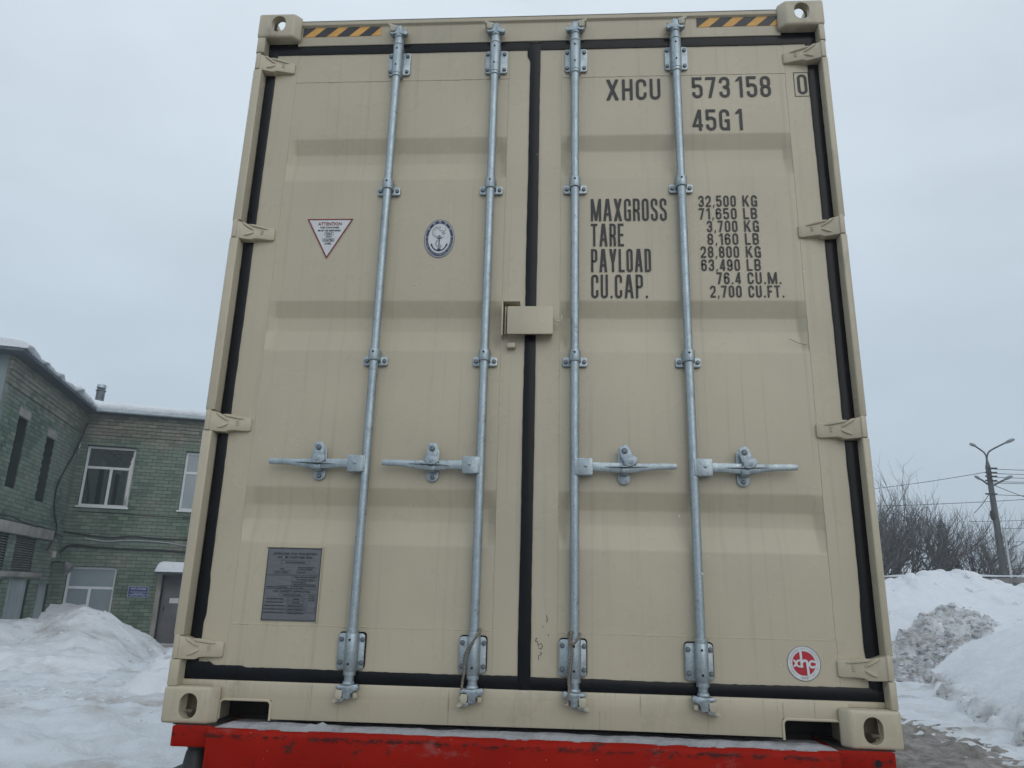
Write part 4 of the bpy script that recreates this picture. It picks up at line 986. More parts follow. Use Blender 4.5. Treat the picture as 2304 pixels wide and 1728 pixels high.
tyre_me = MB().lathe([(0.30, -0.15), (0.44, -0.185), (0.50, -0.16), (0.515, -0.06), (0.515, 0.06), (0.50, 0.16), (0.44, 0.185), (0.30, 0.15)], 0, 0, 36).mesh('tyre', M_TYRE); tyre_me.transform(Matrix.Rotation(math.pi / 2, 4, 'Y'))
rim_me = MB().lathe([(0.29, -0.15), (0.305, -0.14), (0.27, -0.06), (0.12, -0.02), (0.11, 0.10), (0.28, 0.14), (0.30, 0.15)], 0, 0, 28).mesh('rim', M_GALV); rim_me.transform(Matrix.Rotation(math.pi / 2, 4, 'Y'))
wroot = bpy.data.meshes.new('hub'); hubm = MB().tube([(-0.2, 0, 0), (0.2, 0, 0)], 0.1, 14).mesh('hub', M_DARK)
for yy in (2.0, 3.31, 4.62):
    tb(MB().tube([(0.25, yy, -ZB + 0.515), (2.19, yy, -ZB + 0.515)], 0.065, 12), 'axle', M_DARK)
    tb(MB().box(0.66, 1.78, yy - 0.05, yy + 0.05, -ZB + 0.56, -0.43), 'axle_hanger', M_DARK)
    for xx in (0.23, 2.208):
        w = put('wheel', hubm, TRL, (xx - 1.219, yy - 6.0, 0.515)); put('tyre', tyre_me, w); put('rim', rim_me, w)
for xx in (0.6, 1.838):
    tb(MB().box(xx - 0.06, xx + 0.06, 9.9, 10.02, -ZB + 0.06, -0.15), 'landing_leg', M_DARK, bevel=0.008); tb(MB().box(xx - 0.16, xx + 0.16, 9.8, 10.12, -ZB + 0.012, -ZB + 0.06), 'landing_foot', M_DARK, bevel=0.008)

# snow lying on the beam and on the container's roof edge
def sheet(name, xs, ys, hfun, mat, loc=(0, 0, 0), keep=None, label_=None, cat='snow'):
    o = put(name, grid_mesh(name, xs, ys, hfun, mat, None, keep), None, loc); o['kind'] = 'stuff'; o['label'] = label_; o['category'] = cat
    return o
def beam_snow(x, y):
    n = 0.5 + 0.5 * fbm(x * 14, y * 14, 91, 4, 0.6); big = 0.5 + 0.5 * fbm(x * 3.0, y * 2, 95, 2)
    edge = np.clip((y + 0.020 + 0.012 * fbm(x * 22, y * 0, 97, 3)) / 0.022, 0, 1); side = np.clip((x - 0.19) / 0.05, 0, 1) * np.clip((2.235 - x) / 0.05, 0, 1)
    lump = 0.010 * np.clip(1 - np.hypot((x - 0.52) / 0.03, (y + 0.0) / 0.03), 0, 1) + 0.012 * np.clip(1 - np.hypot((x - 0.558) / 0.022, (y + 0.0) / 0.03), 0, 1)
    back = np.clip((0.10 - y) / 0.06, 0.25, 1)
    return -0.0055 + edge * side * back * (0.005 + 0.010 * n + 0.007 * big) + lump * edge
M_BSNOW = snow_mat('shaded_dirty_beam_snow', base=(0.36, 0.365, 0.385), dirt=(0.10, 0.085, 0.085), lo=0.5, hi=0.7, amt=0.6, sc=9.0)  # base darkened for the shade under the sill, the rest is dirt
sheet('beam_snow', np.arange(0.17, 2.26, 0.006), np.arange(-0.042, 0.16, 0.005), beam_snow, M_BSNOW, (0, 0, ZB), lambda X, Y, H: H > -0.0045, 'line of loose snow lying along the red rear beam')
def roof_snow_h(x, y):
    n = 0.5 + 0.5 * fbm(x * 5, y * 5, 101, 4, 0.6)
    return 2.876 + np.clip((y - 0.033) / 0.03, 0, 1) * (0.008 + 0.016 * n * (0.4 + 0.6 * vnoise(x * 2.2, y * 0, 103))) * np.clip((x - 0.17) / 0.02, 0, 1) * np.clip((WD - 0.17 - x) / 0.02, 0, 1)
sheet('roof_snow', np.arange(0.165, WD - 0.16, 0.012), np.concatenate([np.arange(0.031, 0.3, 0.012), np.linspace(0.35, 11.9, 40)]), roof_snow_h, M_SNOW, (0, 0, ZB), None, 'thin dusting of snow along the top edge of the container')

# ------------------------------------------------------------------ brick building
TH = R(18.5)
CB = Vector((-12.451, 17.488, 0.0))
BLD = tag(empty('brick_building', CB, TH), 'two storey green painted brick building with snow on its roof', 'building')
BR = Matrix.Rotation(TH, 3, 'Z')
def Bw(p): return CB + BR @ Vector(p)                    # building frame -> world
FB = lambda s, z, d=0.0: (s, -d, z)                      # right wing face
FA = lambda s, z, d=0.0: (d, -s, z)                      # left wing face, s towards the camera
def fbox(mb, F, s0, s1, d0, d1, z0, z1):
    c = [F(s0, z0, d0), F(s1, z0, d0), F(s1, z0, d1), F(s0, z0, d1), F(s0, z1, d0), F(s1, z1, d0), F(s1, z1, d1), F(s0, z1, d1)]
    return mb.add(c, [(0, 3, 2, 1), (4, 5, 6, 7), (0, 1, 5, 4), (1, 2, 6, 5), (2, 3, 7, 6), (3, 0, 4, 7)])
def brick_mat():
    m, n, l, b = nodes('painted_brick'); setp(b, rough=0.75)
    g = n.new('ShaderNodeNewGeometry'); pos = g.outputs['Position']
    a = n.new('ShaderNodeAttribute'); a.attribute_name = 'tint'
    col = mixc(n, l, a.outputs['Fac'], (0.050, 0.088, 0.062), (0.140, 0.195, 0.145))
    p1 = rng(n, l, tex(n, l, 'noise', 0.55, 5, 0.6, vec=pos), 0.42, 0.62)
    col = mixc(n, l, mul(n, l, p1, 0.6), col, (0.19, 0.23, 0.19))
    p2 = rng(n, l, tex(n, l, 'noise', 1.1, 6, 0.65, vec=pos), 0.56, 0.66)
    bare = mixc(n, l, a.outputs['Fac'], (0.15, 0.13, 0.105), (0.27, 0.24, 0.20))
    col = mixc(n, l, mul(n, l, p2, 0.5), col, bare)
    sz = n.new('ShaderNodeSeparateXYZ'); l.new(pos, sz.inputs[0])
    wob = n.new('ShaderNodeMath'); wob.operation = 'MULTIPLY_ADD'; l.new(tex(n, l, 'noise', 1.3, 4, vec=pos), wob.inputs[0]); wob.inputs[1].default_value = 1.2; l.new(sz.outputs['Z'], wob.inputs[2])
    top = rng(n, l, wob.outputs[0], 6.15, 6.5)
    col = mixc(n, l, mul(n, l, top, 0.6), col, bare)
    soot = rng(n, l, tex(n, l, 'noise', 0.9, 5, 0.7, vec=pos, stretch=(1, 1, 0.5)), 0.55, 0.72)
    col = mixc(n, l, mul(n, l, soot, 0.5), col, (0.055, 0.06, 0.055))
    l.new(col, b.inputs['Base Color']); bump(n, l, b, tex(n, l, 'noise', 30.0, 4, vec=pos), 0.4, 0.01)
    return m
M_BRICK = brick_mat()
M_MORTAR = simple('mortar', (0.022, 0.032, 0.025), 0.9, var=0.3, scale=3)
def far_brick():
    m, n, l, b = nodes('far_brick_wall'); setp(b, rough=0.8)
    t = n.new('ShaderNodeTexBrick'); t.inputs['Scale'].default_value = 1.0; t.inputs['Color1'].default_value = (0.10, 0.16, 0.13, 1); t.inputs['Color2'].default_value = (0.16, 0.22, 0.18, 1); t.inputs['Mortar'].default_value = (0.05, 0.07, 0.06, 1)
    t.inputs['Brick Width'].default_value = 0.262; t.inputs['Row Height'].default_value = 0.1; t.inputs['Mortar Size'].default_value = 0.008
    tcx = n.new('ShaderNodeTexCoord'); s_ = n.new('ShaderNodeSeparateXYZ'); l.new(tcx.outputs['Object'], s_.inputs[0])
    ad = n.new('ShaderNodeMath'); ad.operation = 'ADD'; l.new(s_.outputs['X'], ad.inputs[0]); l.new(s_.outputs['Y'], ad.inputs[1])
    cb = n.new('ShaderNodeCombineXYZ'); l.new(ad.outputs[0], cb.inputs[0]); l.new(s_.outputs['Z'], cb.inputs[1]); l.new(cb.outputs[0], t.inputs['Vector'])
    l.new(t.outputs['Color'], b.inputs['Base Color']); return m
M_FARB = far_brick()
M_PVC = simple('window_frame_white', (0.58, 0.61, 0.63), 0.45, var=0.06)
M_GLASS, gn, gl, gb = nodes('window_glass'); gb.inputs['Base Color'].default_value = (0.015, 0.02, 0.024, 1); setp(gb, rough=0.03, ior=2.3, spec=0.7)
M_PALEPANE = simple('pale_pane', (0.20, 0.245, 0.27), 0.25, var=0.1, scale=1.5, ior=1.7)  # even pale blue-grey, put straight on the panes
M_CONC = simple('concrete', (0.25, 0.235, 0.215), 0.85, var=0.25, scale=2.5, bmp=0.3, bscale=20)
M_PDOOR = simple('pale_door_paint', (0.28, 0.32, 0.335), 0.6, var=0.15, scale=3, stretch=(1, 1, 0.3))
M_GDOOR = simple('grey_metal_door', (0.115, 0.118, 0.125), 0.5, var=0.25, scale=3)
M_SLAT = simple('louvre_slat', (0.16, 0.165, 0.16), 0.7, var=0.25, scale=5)
M_DARKIN = simple('dark_interior', (0.02, 0.026, 0.028), 0.7, var=0.2)
M_SOFFIT = simple('soffit_board', (0.07, 0.085, 0.10), 0.8, var=0.2)
M_CABLE = simple('cable_black', (0.015, 0.016, 0.017), 0.6)

LB, LA, HW = 9.0, 5.85, 6.40
OPB = [(0.20, 1.50, 3.74, 5.48), (2.85, 4.15, 3.74, 5.48), (0.26, 1.50, 0.62, 2.09), (2.72, 3.75, 0.0, 1.92), (5.6, 6.9, 3.74, 5.48), (5.6, 6.9, 0.62, 2.09)]
OPA = [(4.13, 4.72, 3.66, 5.31), (2.12, 2.72, 3.56, 5.22), (2.02, 3.38, 1.93, 2.66), (3.86, 5.30, 1.93, 2.70), (1.92, 3.30, 0.0, 1.74), (0.36, 1.22, 0.0, 1.64), (3.78, 5.2, 0.0, 1.74)]
def wall(F, L, ops, name, mat, d0=-0.012):
    xs = sorted({0.0, L} | {q for o in ops for q in o[:2] if q <= L}); zs = sorted({-0.4, HW} | {q for o in ops for q in o[2:]} )
    mb = MB()
    for i in range(len(xs) - 1):
        for j in range(len(zs) - 1):
            xm, zm = (xs[i] + xs[i + 1]) / 2, (zs[j] + zs[j + 1]) / 2
            if any(o[0] < xm < o[1] and o[2] < zm < o[3] for o in ops): continue
            mb.add([F(xs[i], zs[j], d0), F(xs[i + 1], zs[j], d0), F(xs[i + 1], zs[j + 1], d0), F(xs[i], zs[j + 1], d0)], [(0, 1, 2, 3)])
    for a, b, z0, z1 in ops:      # reveals
        for q in (((a, z0), (a, z1)), ((b, z0), (b, z1)), ((a, z0), (b, z0)), ((a, z1), (b, z1))):
            mb.add([F(q[0][0], q[0][1], d0), F(q[1][0], q[1][1], d0), F(q[1][0], q[1][1], -0.26), F(q[0][0], q[0][1], -0.26)], [(0, 1, 2, 3)])
    return mb.build(name, mat, BLD, smooth=False, fix=False)
WB = wall(FB, LB, OPB, 'wall', M_MORTAR); WA = wall(FA, LA, OPA, 'wall', M_MORTAR)
# courses of brick: those that show largest are parts of their own, the rest joined
def courses(F, L, ops, seed):
    rr = random.Random(seed); out = []
    for k in range(int(HW / 0.1)):
        z0 = k * 0.1 + 0.006; z1 = z0 + 0.088; s = -0.131 if k % 2 else 0.0
        proud = 0.0
        if k in (58, 59): proud = 0.035
        elif k in (60,): proud = 0.06
        elif k > 60: proud = 0.085
        while s < L:
            a, b = max(s + 0.005, 0.0), min(s + 0.257, L); segs = [(a, b)]
            for o in ops:
                if o[2] < z0 + 0.05 < o[3]:
                    ns = []
                    for p, q in segs:
                        if q <= o[0] or p >= o[1]: ns.append((p, q))
                        else:
                            if p < o[0] - 0.02: ns.append((p, o[0]))
                            if q > o[1] + 0.02: ns.append((o[1], q))
                    segs = ns
            for p, q in segs:
                if q - p > 0.03: out.append((p, q, z0, z1, proud + rr.uniform(-0.004, 0.004), rr.random(), F))
            s += 0.262
    return out
allb = courses(FB, LB, OPB, 5) + courses(FA, LA, OPA, 6)
def px_area(bk):
    p, q, z0, z1, d, t, F = bk
    c = [to_px(Bw(F(*a))) for a in ((p, z0), (q, z0), (q, z1), (p, z1))]
    u, v = sum(a[0] for a in c) / 4, sum(a[1] for a in c) / 4
    if u < 4 or u > 455 or v > 1440 or q - p < 0.25: return 0
    A = 0
    for i in range(4): A += c[i][0] * c[(i + 1) % 4][1] - c[(i + 1) % 4][0] * c[i][1]
    return abs(A) / 2
order = sorted(range(len(allb)), key=lambda i: -px_area(allb[i])); singles = set(order[:300])
NT = 8; variants = {}
for fi, F in ((0, FB), (1, FA)):
    for k in range(NT):
        mb = fbox(MB(), F, 0, 0.252, -0.03, 0.0, 0, 0.088); me = mb.mesh('brick', M_BRICK, smooth=False)
        at_ = me.attributes.new('tint', 'FLOAT', 'FACE'); at_.data.foreach_set('value', [(k + 0.5) / NT] * len(me.polygons)); variants[fi, k] = me
rest = {0: MB(), 1: MB()}; tints = {0: [], 1: []}
for i, (p, q, z0, z1, d, t, F) in enumerate(allb):
    fi = 0 if F is FB else 1
    if i in singles:
        put('brick', variants[fi, min(NT - 1, int(t * NT))], WB if fi == 0 else WA, F(p, z0, d))
    else:
        fbox(rest[fi], F, p, q, -0.03, d, z0, z1); tints[fi] += [t] * 6
for fi, W in ((0, WB), (1, WA)):
    me = rest[fi].mesh('brickwork', M_BRICK, smooth=False)
    at_ = me.attributes.new('tint', 'FLOAT', 'FACE'); at_.data.foreach_set('value', tints[fi])
    o = put('brickwork', me, W); o['kind'] = 'stuff'
# the rest of the shell, out of the picture or edge-on
MB().add([FB(4.6, -0.4, -0.002), FB(LB, -0.4, -0.002), FB(LB, HW, -0.002), FB(4.6, HW, -0.002)], [(0, 1, 2, 3)]) if False else None
MB().box(-9.0, 0.0, -LA - 0.02, -LA + 0.2, -0.4, HW).build('end_wall', simple('end_wall_blue_grey', (0.17, 0.205, 0.215), 0.85, var=0.2, scale=1.5), BLD)  # even blue-grey end wall without brick courses
MB().box(LB, LB + 0.2, -0.01, 8.0, -0.4, HW).build('end_wall', M_FARB, BLD); MB().box(-9.0, LB, 8.0, 8.2, -0.4, HW).build('back_wall', M_FARB, BLD); MB().box(-9.2, -9.0, -LA, 8.2, -0.4, HW).build('back_wall', M_FARB, BLD)
MB().box(-8.9, LB - 0.1, 0.35, 7.9, 0.0, 0.02).build('room_floor', M_DARKIN, BLD)

# windows
def window(F, a, b, z0, z1, ztr, xm, pale_fill=False, par=None, deep=0.10):
    w = MB(); fw = 0.062
    fbox(w, F, a, b, -deep - 0.06, -deep, z0 + 0.02, z0 + fw + 0.02); fbox(w, F, a, b, -deep - 0.06, -deep, z1 - fw, z1)
    fbox(w, F, a, a + fw, -deep - 0.058, -deep - 0.002, z0 + fw + 0.02, z1 - fw); fbox(w, F, b - fw, b, -deep - 0.058, -deep - 0.002, z0 + fw + 0.02, z1 - fw)
    fbox(w, F, a + fw, b - fw, -deep - 0.055, -deep - 0.004, ztr - 0.035, ztr + 0.035); fbox(w, F, xm - 0.035, xm + 0.035, -deep - 0.055, -deep - 0.005, z0 + fw + 0.02, ztr - 0.035)
    w = w.build('window', M_PVC, BLD, smooth=False)
    mat = M_PALEPANE if pale_fill else M_GLASS
    for p, q, u, v in ((a + fw, b - fw, ztr + 0.035, z1 - fw), (a + fw, xm - 0.035, z0 + fw + 0.02, ztr - 0.035), (xm + 0.035, b - fw, z0 + fw + 0.02, ztr - 0.035)):
        fbox(MB(), F, p - 0.005, q + 0.005, -deep - 0.035, -deep - 0.025, u - 0.005, v + 0.005).build('pane', mat, w, smooth=False)
    fbox(MB(), F, a - 0.03, b + 0.03, -deep, 0.05, z0 - 0.03, z0 + 0.018).build('sill', M_PVC, w, bevel=0.004)
    return w
window(FB, 0.20, 1.50, 3.74, 5.48, 4.87, 0.90); window(FB, 2.85, 4.15, 3.74, 5.48, 4.87, 3.55, pale_fill=True); window(FB, 0.26, 1.50, 0.62, 2.09, 1.53, 0.87, pale_fill=True)
window(FB, 5.6, 6.9, 3.74, 5.48, 4.87, 6.3); window(FB, 5.6, 6.9, 0.62, 2.09, 1.53, 6.2)
for a, b, z0, z1 in OPA[:2]:
    fbox(MB(), FA, a, b, -0.27, -0.255, z0, z1).build('blocked_window', M_DARKIN, BLD, smooth=False)
    fbox(MB(), FA, a - 0.06, b + 0.06, -0.012, 0.012, z1 + 0.004, z1 + 0.20).build('lintel', M_CONC, BLD, smooth=False)
for a, b, z0, z1 in OPA[2:4]:       # louvred vents
    v = fbox(MB(), FA, a, b, -0.27, -0.255, z0, z1).build('vent', M_DARKIN, BLD, smooth=False)
    sl_me = fbox(MB(), FA, a, b, -0.09, -0.02, 0.0, 0.012); 
    n = 13
    for k in range(n):
        z = z0 + (k + 0.5) * (z1 - z0) / n
        m = MB().add([FA(a, z + 0.024, -0.10), FA(b, z + 0.024, -0.10), FA(b, z - 0.016, -0.02), FA(a, z - 0.016, -0.02), FA(a, z + 0.032, -0.10), FA(b, z + 0.032, -0.10), FA(b, z - 0.008, -0.02), FA(a, z - 0.008, -0.02)],
                     [(0, 3, 2, 1), (4, 5, 6, 7), (0, 1, 5, 4), (1, 2, 6, 5), (2, 3, 7, 6), (3, 0, 4, 7)])
        m.build('slat', M_SLAT, v, smooth=False)
fbox(MB(), FA, 1.0, LA, -0.01, 0.07, 2.72, 2.97).build('concrete_band', M_CONC, BLD, bevel=0.01)
fbox(MB(), FA, 1.3, LA, -0.01, 0.04, 1.76, 1.88).build('concrete_band', M_CONC, BLD, bevel=0.01)
for a, b, z1, two in ((1.92, 3.30, 1.74, True), (0.36, 1.22, 1.64, False), (3.78, 5.2, 1.74, True)):
    d = fbox(MB(), FA, a, b, -0.10, -0.085, -0.1, z1).build('door', M_PDOOR, BLD, smooth=False)
    nb = 8 if two else 5
    for k in range(nb):
        p = a + 0.03 + (b - a - 0.06) * k / nb; q = a + 0.03 + (b - a - 0.06) * (k + 1) / nb - (0.035 if (two and k == nb // 2 - 1) else 0.006)
        fbox(MB(), FA, p, q, -0.0848, -0.065 + random.uniform(-.004, .004), -0.1, z1 - 0.03).build('plank', M_PDOOR, d, smooth=False)
# entrance with grey metal door, canopy
d = fbox(MB(), FB, 2.74, 3.73, -0.16, -0.12, 0.0, 1.90).build('door', M_GDOOR, BLD, bevel=0.004)
fbox(MB(), FB, 2.96, 3.20, -0.12, -0.115, 1.16, 1.30).build('notice', M_PVC, d, smooth=False)
MB().tube([FB(2.84, 0.95, -0.06), FB(2.84, 1.07, -0.06)], 0.012, 8).build('door_handle', M_CABLE, d)
fbox(MB(), FB, 2.60, 2.72, -0.01, 0.10, -0.1, 1.95).build('door_jamb', M_CONC, BLD, smooth=False)
cp0 = on_plane(1605 / 4.6083, 1080 + 950 / 4.6083, Bw((0, -0.75, 0)), BR @ Vector((0, 1, 0))); cp0 = BR.transposed() @ (cp0 - CB)
cnp = MB().box(cp0.x, 4.6, -0.75, 0.0, cp0.z - 0.05, cp0.z).build('canopy', M_SOFFIT, BLD, bevel=0.004)
fbox(MB(), FB, 2.5, 4.4, 0.0, 0.95, -0.3, -0.01 + 0.12).build('door_step', M_CONC, BLD, bevel=0.01)
def hump(name, lab, s0, s1, d0, d1, z, th, seed):
    """pillow of snow on a ledge, in the building's frame"""
    X = np.linspace(s0, s1, 60); Y = np.linspace(-d1, -d0, 30)
    def hf(x, y):
        a = np.clip((x - s0) / 0.16, 0, 1) * np.clip((s1 - x) / 0.16, 0, 1); b = np.clip((y + d1) / 0.12, 0, 1)
        return z + (th * (0.85 + 0.15 * fbm(x * 1.5, y * 1.5, seed, 3)) * np.sqrt(np.clip(1 - (1 - a) ** 2, 0, 1)) * np.sqrt(np.clip(1 - (1 - b) ** 2, 0, 1)))
    o = put(name, grid_mesh(name, X, Y, hf, M_SNOW), None, CB, (0, 0, TH)); o['kind'] = 'stuff'; o['label'] = lab; o['category'] = 'snow'
hump('canopy_snow', 'thick pillow of snow on the canopy over the grey door', cp0.x - 0.01, 4.62, -0.02, 0.79, cp0.z + 0.003, 0.31, 121)

# roof: slabs, soffits, gutter, snow
MB().box(-0.36, LB + 0.3, -0.36, 8.3, HW + 0.002, HW + 0.07).build('roof', M_SOFFIT, BLD, smooth=False)
MB().box(-9.3, 0.38, -LA - 0.42, -0.362, HW + 0.001, HW + 0.068).build('roof', M_SOFFIT, BLD, smooth=False)
MB().tube([FB(0.30, HW + 0.045, 0.41), FB(LB + 0.2, HW + 0.035, 0.41)], 0.045, 10).build('gutter', simple('gutter_zinc', (0.35, 0.40, 0.43), 0.4, metal=0.3), BLD)
def roof_snow(name, lab, F, s0, s1, th0, th1, edge, seed, rise=0.35, rough=1.0):
    n = 110; secs = []
    S = np.linspace(s0, s1, n); N = fbm(S * 1.3, S * 0, seed, 4, 0.55); N2 = fbm(S * 3.1, S * 0 + 3, seed + 3, 3)
    for i, s in enumerate(S):
        th = th0 + (th1 - th0) * i / (n - 1); th *= 1 + rough * (0.45 * N[i] + 0.2 * N2[i]); e = edge + rough * (0.14 * N[i] + 0.06 * N2[i]); z = HW + 0.072
        lift = max(0.0, rough * (0.16 * N2[i] + 0.10 * N[i]))
        secs.append([F(s, z + lift, e - 0.25), F(s, z + lift - 0.01, e - 0.06), F(s, z + lift + 0.02, e), F(s, z + th * 0.55, e + 0.015), F(s, z + th * 0.9, e - 0.05), F(s, z + th + 0.02, e - 0.2), F(s, z + th + 0.05, e - 0.6), F(s, z + th + 0.05 + rise, -4.0), F(s, z + th + 0.02 + rise, -7.0), F(s, z + 0.003, -7.2)])
    o = MB().loft(secs).build(name, M_SNOW, None, CB, angle=60); o.rotation_euler = (0, 0, TH); o['kind'] = 'stuff'; o['label'] = lab; o['category'] = 'snow'
roof_snow('eave_snow', 'thick snow along the eaves of the right wing', FB, -0.3, LB + 0.2, 0.29, 0.17, 0.43, 131, rough=0.45)
roof_snow('eave_snow', 'snow slumping over the eaves of the left wing', FA, -0.2, LA + 0.40, 0.20, 0.13, 0.42, 141, rough=0.9)
# vent pipe on the roof
vp = on_plane(1035 / 4.6083, 760 + 620 / 4.6083, Bw((0, 1.6, 0)), BR @ Vector((0, 1, 0)))
VP = tag(empty('vent_pipe', (vp.x, vp.y, HW + 0.4)), 'dark stub of vent pipe with a cap above the snowy roof', 'vent pipe')
zt = vp.z - HW - 0.4
MB().lathe([(0.125, 0.0), (0.125, zt + 0.20), (0.15, zt + 0.205), (0.15, zt + 0.23), (0.12, zt + 0.24), (0.12, zt + 0.26)], 0, 0, 18).build('pipe', simple('pipe_steel', (0.10, 0.115, 0.13), 0.5, metal=0.4, var=0.4, scale=9), VP)
MB().lathe([(0.128, zt + 0.30), (0.140, zt + 0.31), (0.13, zt + 0.40), (0.09, zt + 0.42)], 0, 0, 18).build('cap', M_GALV, VP)
for k in range(3):
    a = 2.1 * k; MB().tube([(0.115 * math.cos(a), 0.115 * math.sin(a), zt + 0.25), (0.115 * math.cos(a), 0.115 * math.sin(a), zt + 0.32)], 0.01, 6).build('stay', M_CABLE, VP)

# things fixed to the building
def wpath(F, pts): return [Bw(F(*p)) for p in pts]
def smooth_path(P, k=8):
    P = [Vector(p) for p in P]; out = []
    for i in range(len(P) - 1):
        p0, p1, p2, p3 = P[max(i - 1, 0)], P[i], P[i + 1], P[min(i + 2, len(P) - 1)]
        for j in range(k):
            t = j / k; out.append(0.5 * ((2 * p1) + (p2 - p0) * t + (2 * p0 - 5 * p1 + 4 * p2 - p3) * t * t + (3 * p1 - p0 - 3 * p2 + p3) * t ** 3))
    return out + [P[-1]]
def cable(pts, r, lab, mat=None, grp='cables along the brick walls'):
    base = pts[0]; o = MB().tube([p - base for p in smooth_path(pts)], r, 6).build('cable', mat or M_CABLE, None, base)
    return tag(o, lab, 'cable', grp)
cable(wpath(FA, [(0.10, 6.1, 0.12), (0.22, 5.6, 0.06), (0.55, 5.1, 0.04), (1.0, 4.6, 0.03), (1.32, 4.2, 0.03), (1.38, 3.8, 0.03), (1.15, 3.4, 0.03), (0.85, 3.15, 0.03), (0.80, 2.95, 0.04), (1.1, 2.65, 0.06), (1.3, 2.45, 0.06)]), 0.022, 'black cable looping down the left wing from the eaves')
cable(wpath(FB, [(-0.0, 3.02, 0.03), (0.5, 2.96, 0.03), (1.2, 2.90, 0.04), (1.7, 2.96, 0.03), (2.3, 2.93, 0.04), (3.0, 2.92, 0.03), (5.0, 2.95, 0.03)]), 0.020, 'upper black cable sagging across the right wing below the window')
cable(wpath(FB, [(0.55, 2.86, 0.03), (1.1, 2.80, 0.03), (1.8, 2.85, 0.03), (2.6, 2.83, 0.03), (3.3, 2.76, 0.03), (5.0, 2.7, 0.03)]), 0.014, 'thin pale conduit running just below the upper black cable', simple('conduit_grey', (0.35, 0.38, 0.39), 0.6))
cable(wpath(FB, [(-0.0, 2.45, 0.05), (0.15, 2.62, 0.04), (0.4, 2.66, 0.04), (1.0, 2.62, 0.04), (1.8, 2.60, 0.04), (2.6, 2.60, 0.04), (3.4, 2.56, 0.04), (5.0, 2.5, 0.04)]), 0.030, 'thick black cable bundle above the ground floor window')
cable(wpath(FA, [(4.9, 3.05, 0.08), (4.2, 3.08, 0.06), (3.4, 3.02, 0.05), (2.6, 2.98, 0.08), (2.0, 3.0, 0.05), (1.2, 2.96, 0.05), (0.6, 2.9, 0.05), (0.2, 2.86, 0.05)]), 0.016, 'thin cable lying on the concrete band of the left wing')
cable(wpath(FB, [(0.25, 3.60, 0.02), (1.4, 3.58, 0.03), (2.2, 3.56, 0.02), (3.2, 3.55, 0.02), (4.6, 3.56, 0.02)]), 0.010, 'thin dark wire under the upper window sills')
# flood lamp in the corner
lp = Bw(FA(0.62, 2.05, 0.02))
FL = tag(empty('flood_lamp', lp, TH), 'grey flood lamp tilted out from the wall in the building corner', 'lamp')
MB().loft([[(0.34 + a * 0.10 + 0.20 * math.cos(t) * (0.35 + 0.65 * a) * 0.55, 0.22 * math.sin(t) * (0.35 + 0.65 * a), 0.10 - 0.20 * a + 0.20 * math.cos(t) * (0.35 + 0.65 * a) * 0.85) for t in [2 * math.pi * k / 16 for k in range(16)]] for a in (0.0, 0.4, 0.8, 1.0)]).build('shade', simple('lamp_grey', (0.16, 0.165, 0.17), 0.5, var=0.2), FL)
MB().tube([(0.0, 0, 0.1), (0.18, 0, 0.14), (0.36, 0, 0.09)], 0.025, 8).build('bracket', M_CABLE, FL)
MB().box(-0.02, 0.06, -0.06, 0.06, 0.24, 0.40).build('junction_box', simple('box_cream', (0.40, 0.36, 0.30), 0.6), FL, bevel=0.01)
# company plate by the door
sg = Bw(FB(1.87, 1.30, 0.012))
SG = tag(empty('company_sign', sg, TH), 'small dark blue company sign with white lettering beside the entrance', 'sign')
M_SBLUE = simple('sign_blue', (0.018, 0.035, 0.14), 0.45, var=0.1)
M_SWHT = simple('sign_white', (0.42, 0.47, 0.55), 0.5)
MB().box(0, 0.53, -0.014, 0.0, 0, 0.30).build('board', M_SBLUE, SG, bevel=0.003)
fr_ = MB(); 
mbs = MB(); stroke(mbs, [(0.010, 0.010), (0.520, 0.010), (0.520, 0.290), (0.010, 0.290)], 0.010, -0.0165, True); stroke(mbs, [(0.03, 0.078), (0.50, 0.078)], 0.010, -0.0165); mbs.build('sign_line', M_SWHT, SG, smooth=False, fix=False)
label(SG, 'ООО «ГЮЛА»', 0.265, 0.215, 0.07, M_SWHT, -0.0165, width=0.40, height=0.050, bold=0.002)
label(SG, 'производственная база', 0.265, 0.140, 0.03, M_SWHT, -0.0165, width=0.40, height=0.026, bold=0.001)
label(SG, 'приём заказов', 0.265, 0.100, 0.03, M_SWHT, -0.0165, width=0.26, height=0.026, bold=0.001)
label(SG, 'пн-пт с 8 до 17 часов', 0.265, 0.035, 0.03, M_SWHT, -0.0165, width=0.38, height=0.026, bold=0.001)

# ------------------------------------------------------------------ snow banks
def tps(pts):
    P = np.array([[p[0], p[1]] for p in pts]); h = np.array([p[2] for p in pts]); n = len(P)
    def U(r): return np.where(r > 1e-9, r * r * np.log(r + 1e-12), 0)
    K = U(np.hypot(P[:, None, 0] - P[None, :, 0], P[:, None, 1] - P[None, :, 1])) + np.eye(n) * 0.02
    Q = np.hstack([np.ones((n, 1)), P]); A = np.zeros((n + 3, n + 3)); A[:n, :n] = K; A[:n, n:] = Q; A[n:, :n] = Q.T
    w = np.linalg.solve(A, np.concatenate([h, np.zeros(3)]))
    def f(x, y):
        s = np.zeros(np.shape(x)) + w[n] + w[n + 1] * x + w[n + 2] * y
        for i in range(n): s = s + w[i] * U(np.hypot(x - P[i, 0], y - P[i, 1]))
        return s
    return f
def zl(x, y): return x / 4.0667, 1320 + y / 4.0667          # picture coordinates, left bottom corner
def zr(x, y): return 1940 + x / 3.2665, 1220 + y / 3.2665   # picture coordinates, right bottom corner
def pt3(uv, t): p = at(uv[0], uv[1], t); return (p.x, p.y, p.z)
def gp(uv, z=0.0): p = on_z(uv[0], uv[1], 0.0); return (p.x, p.y, z)
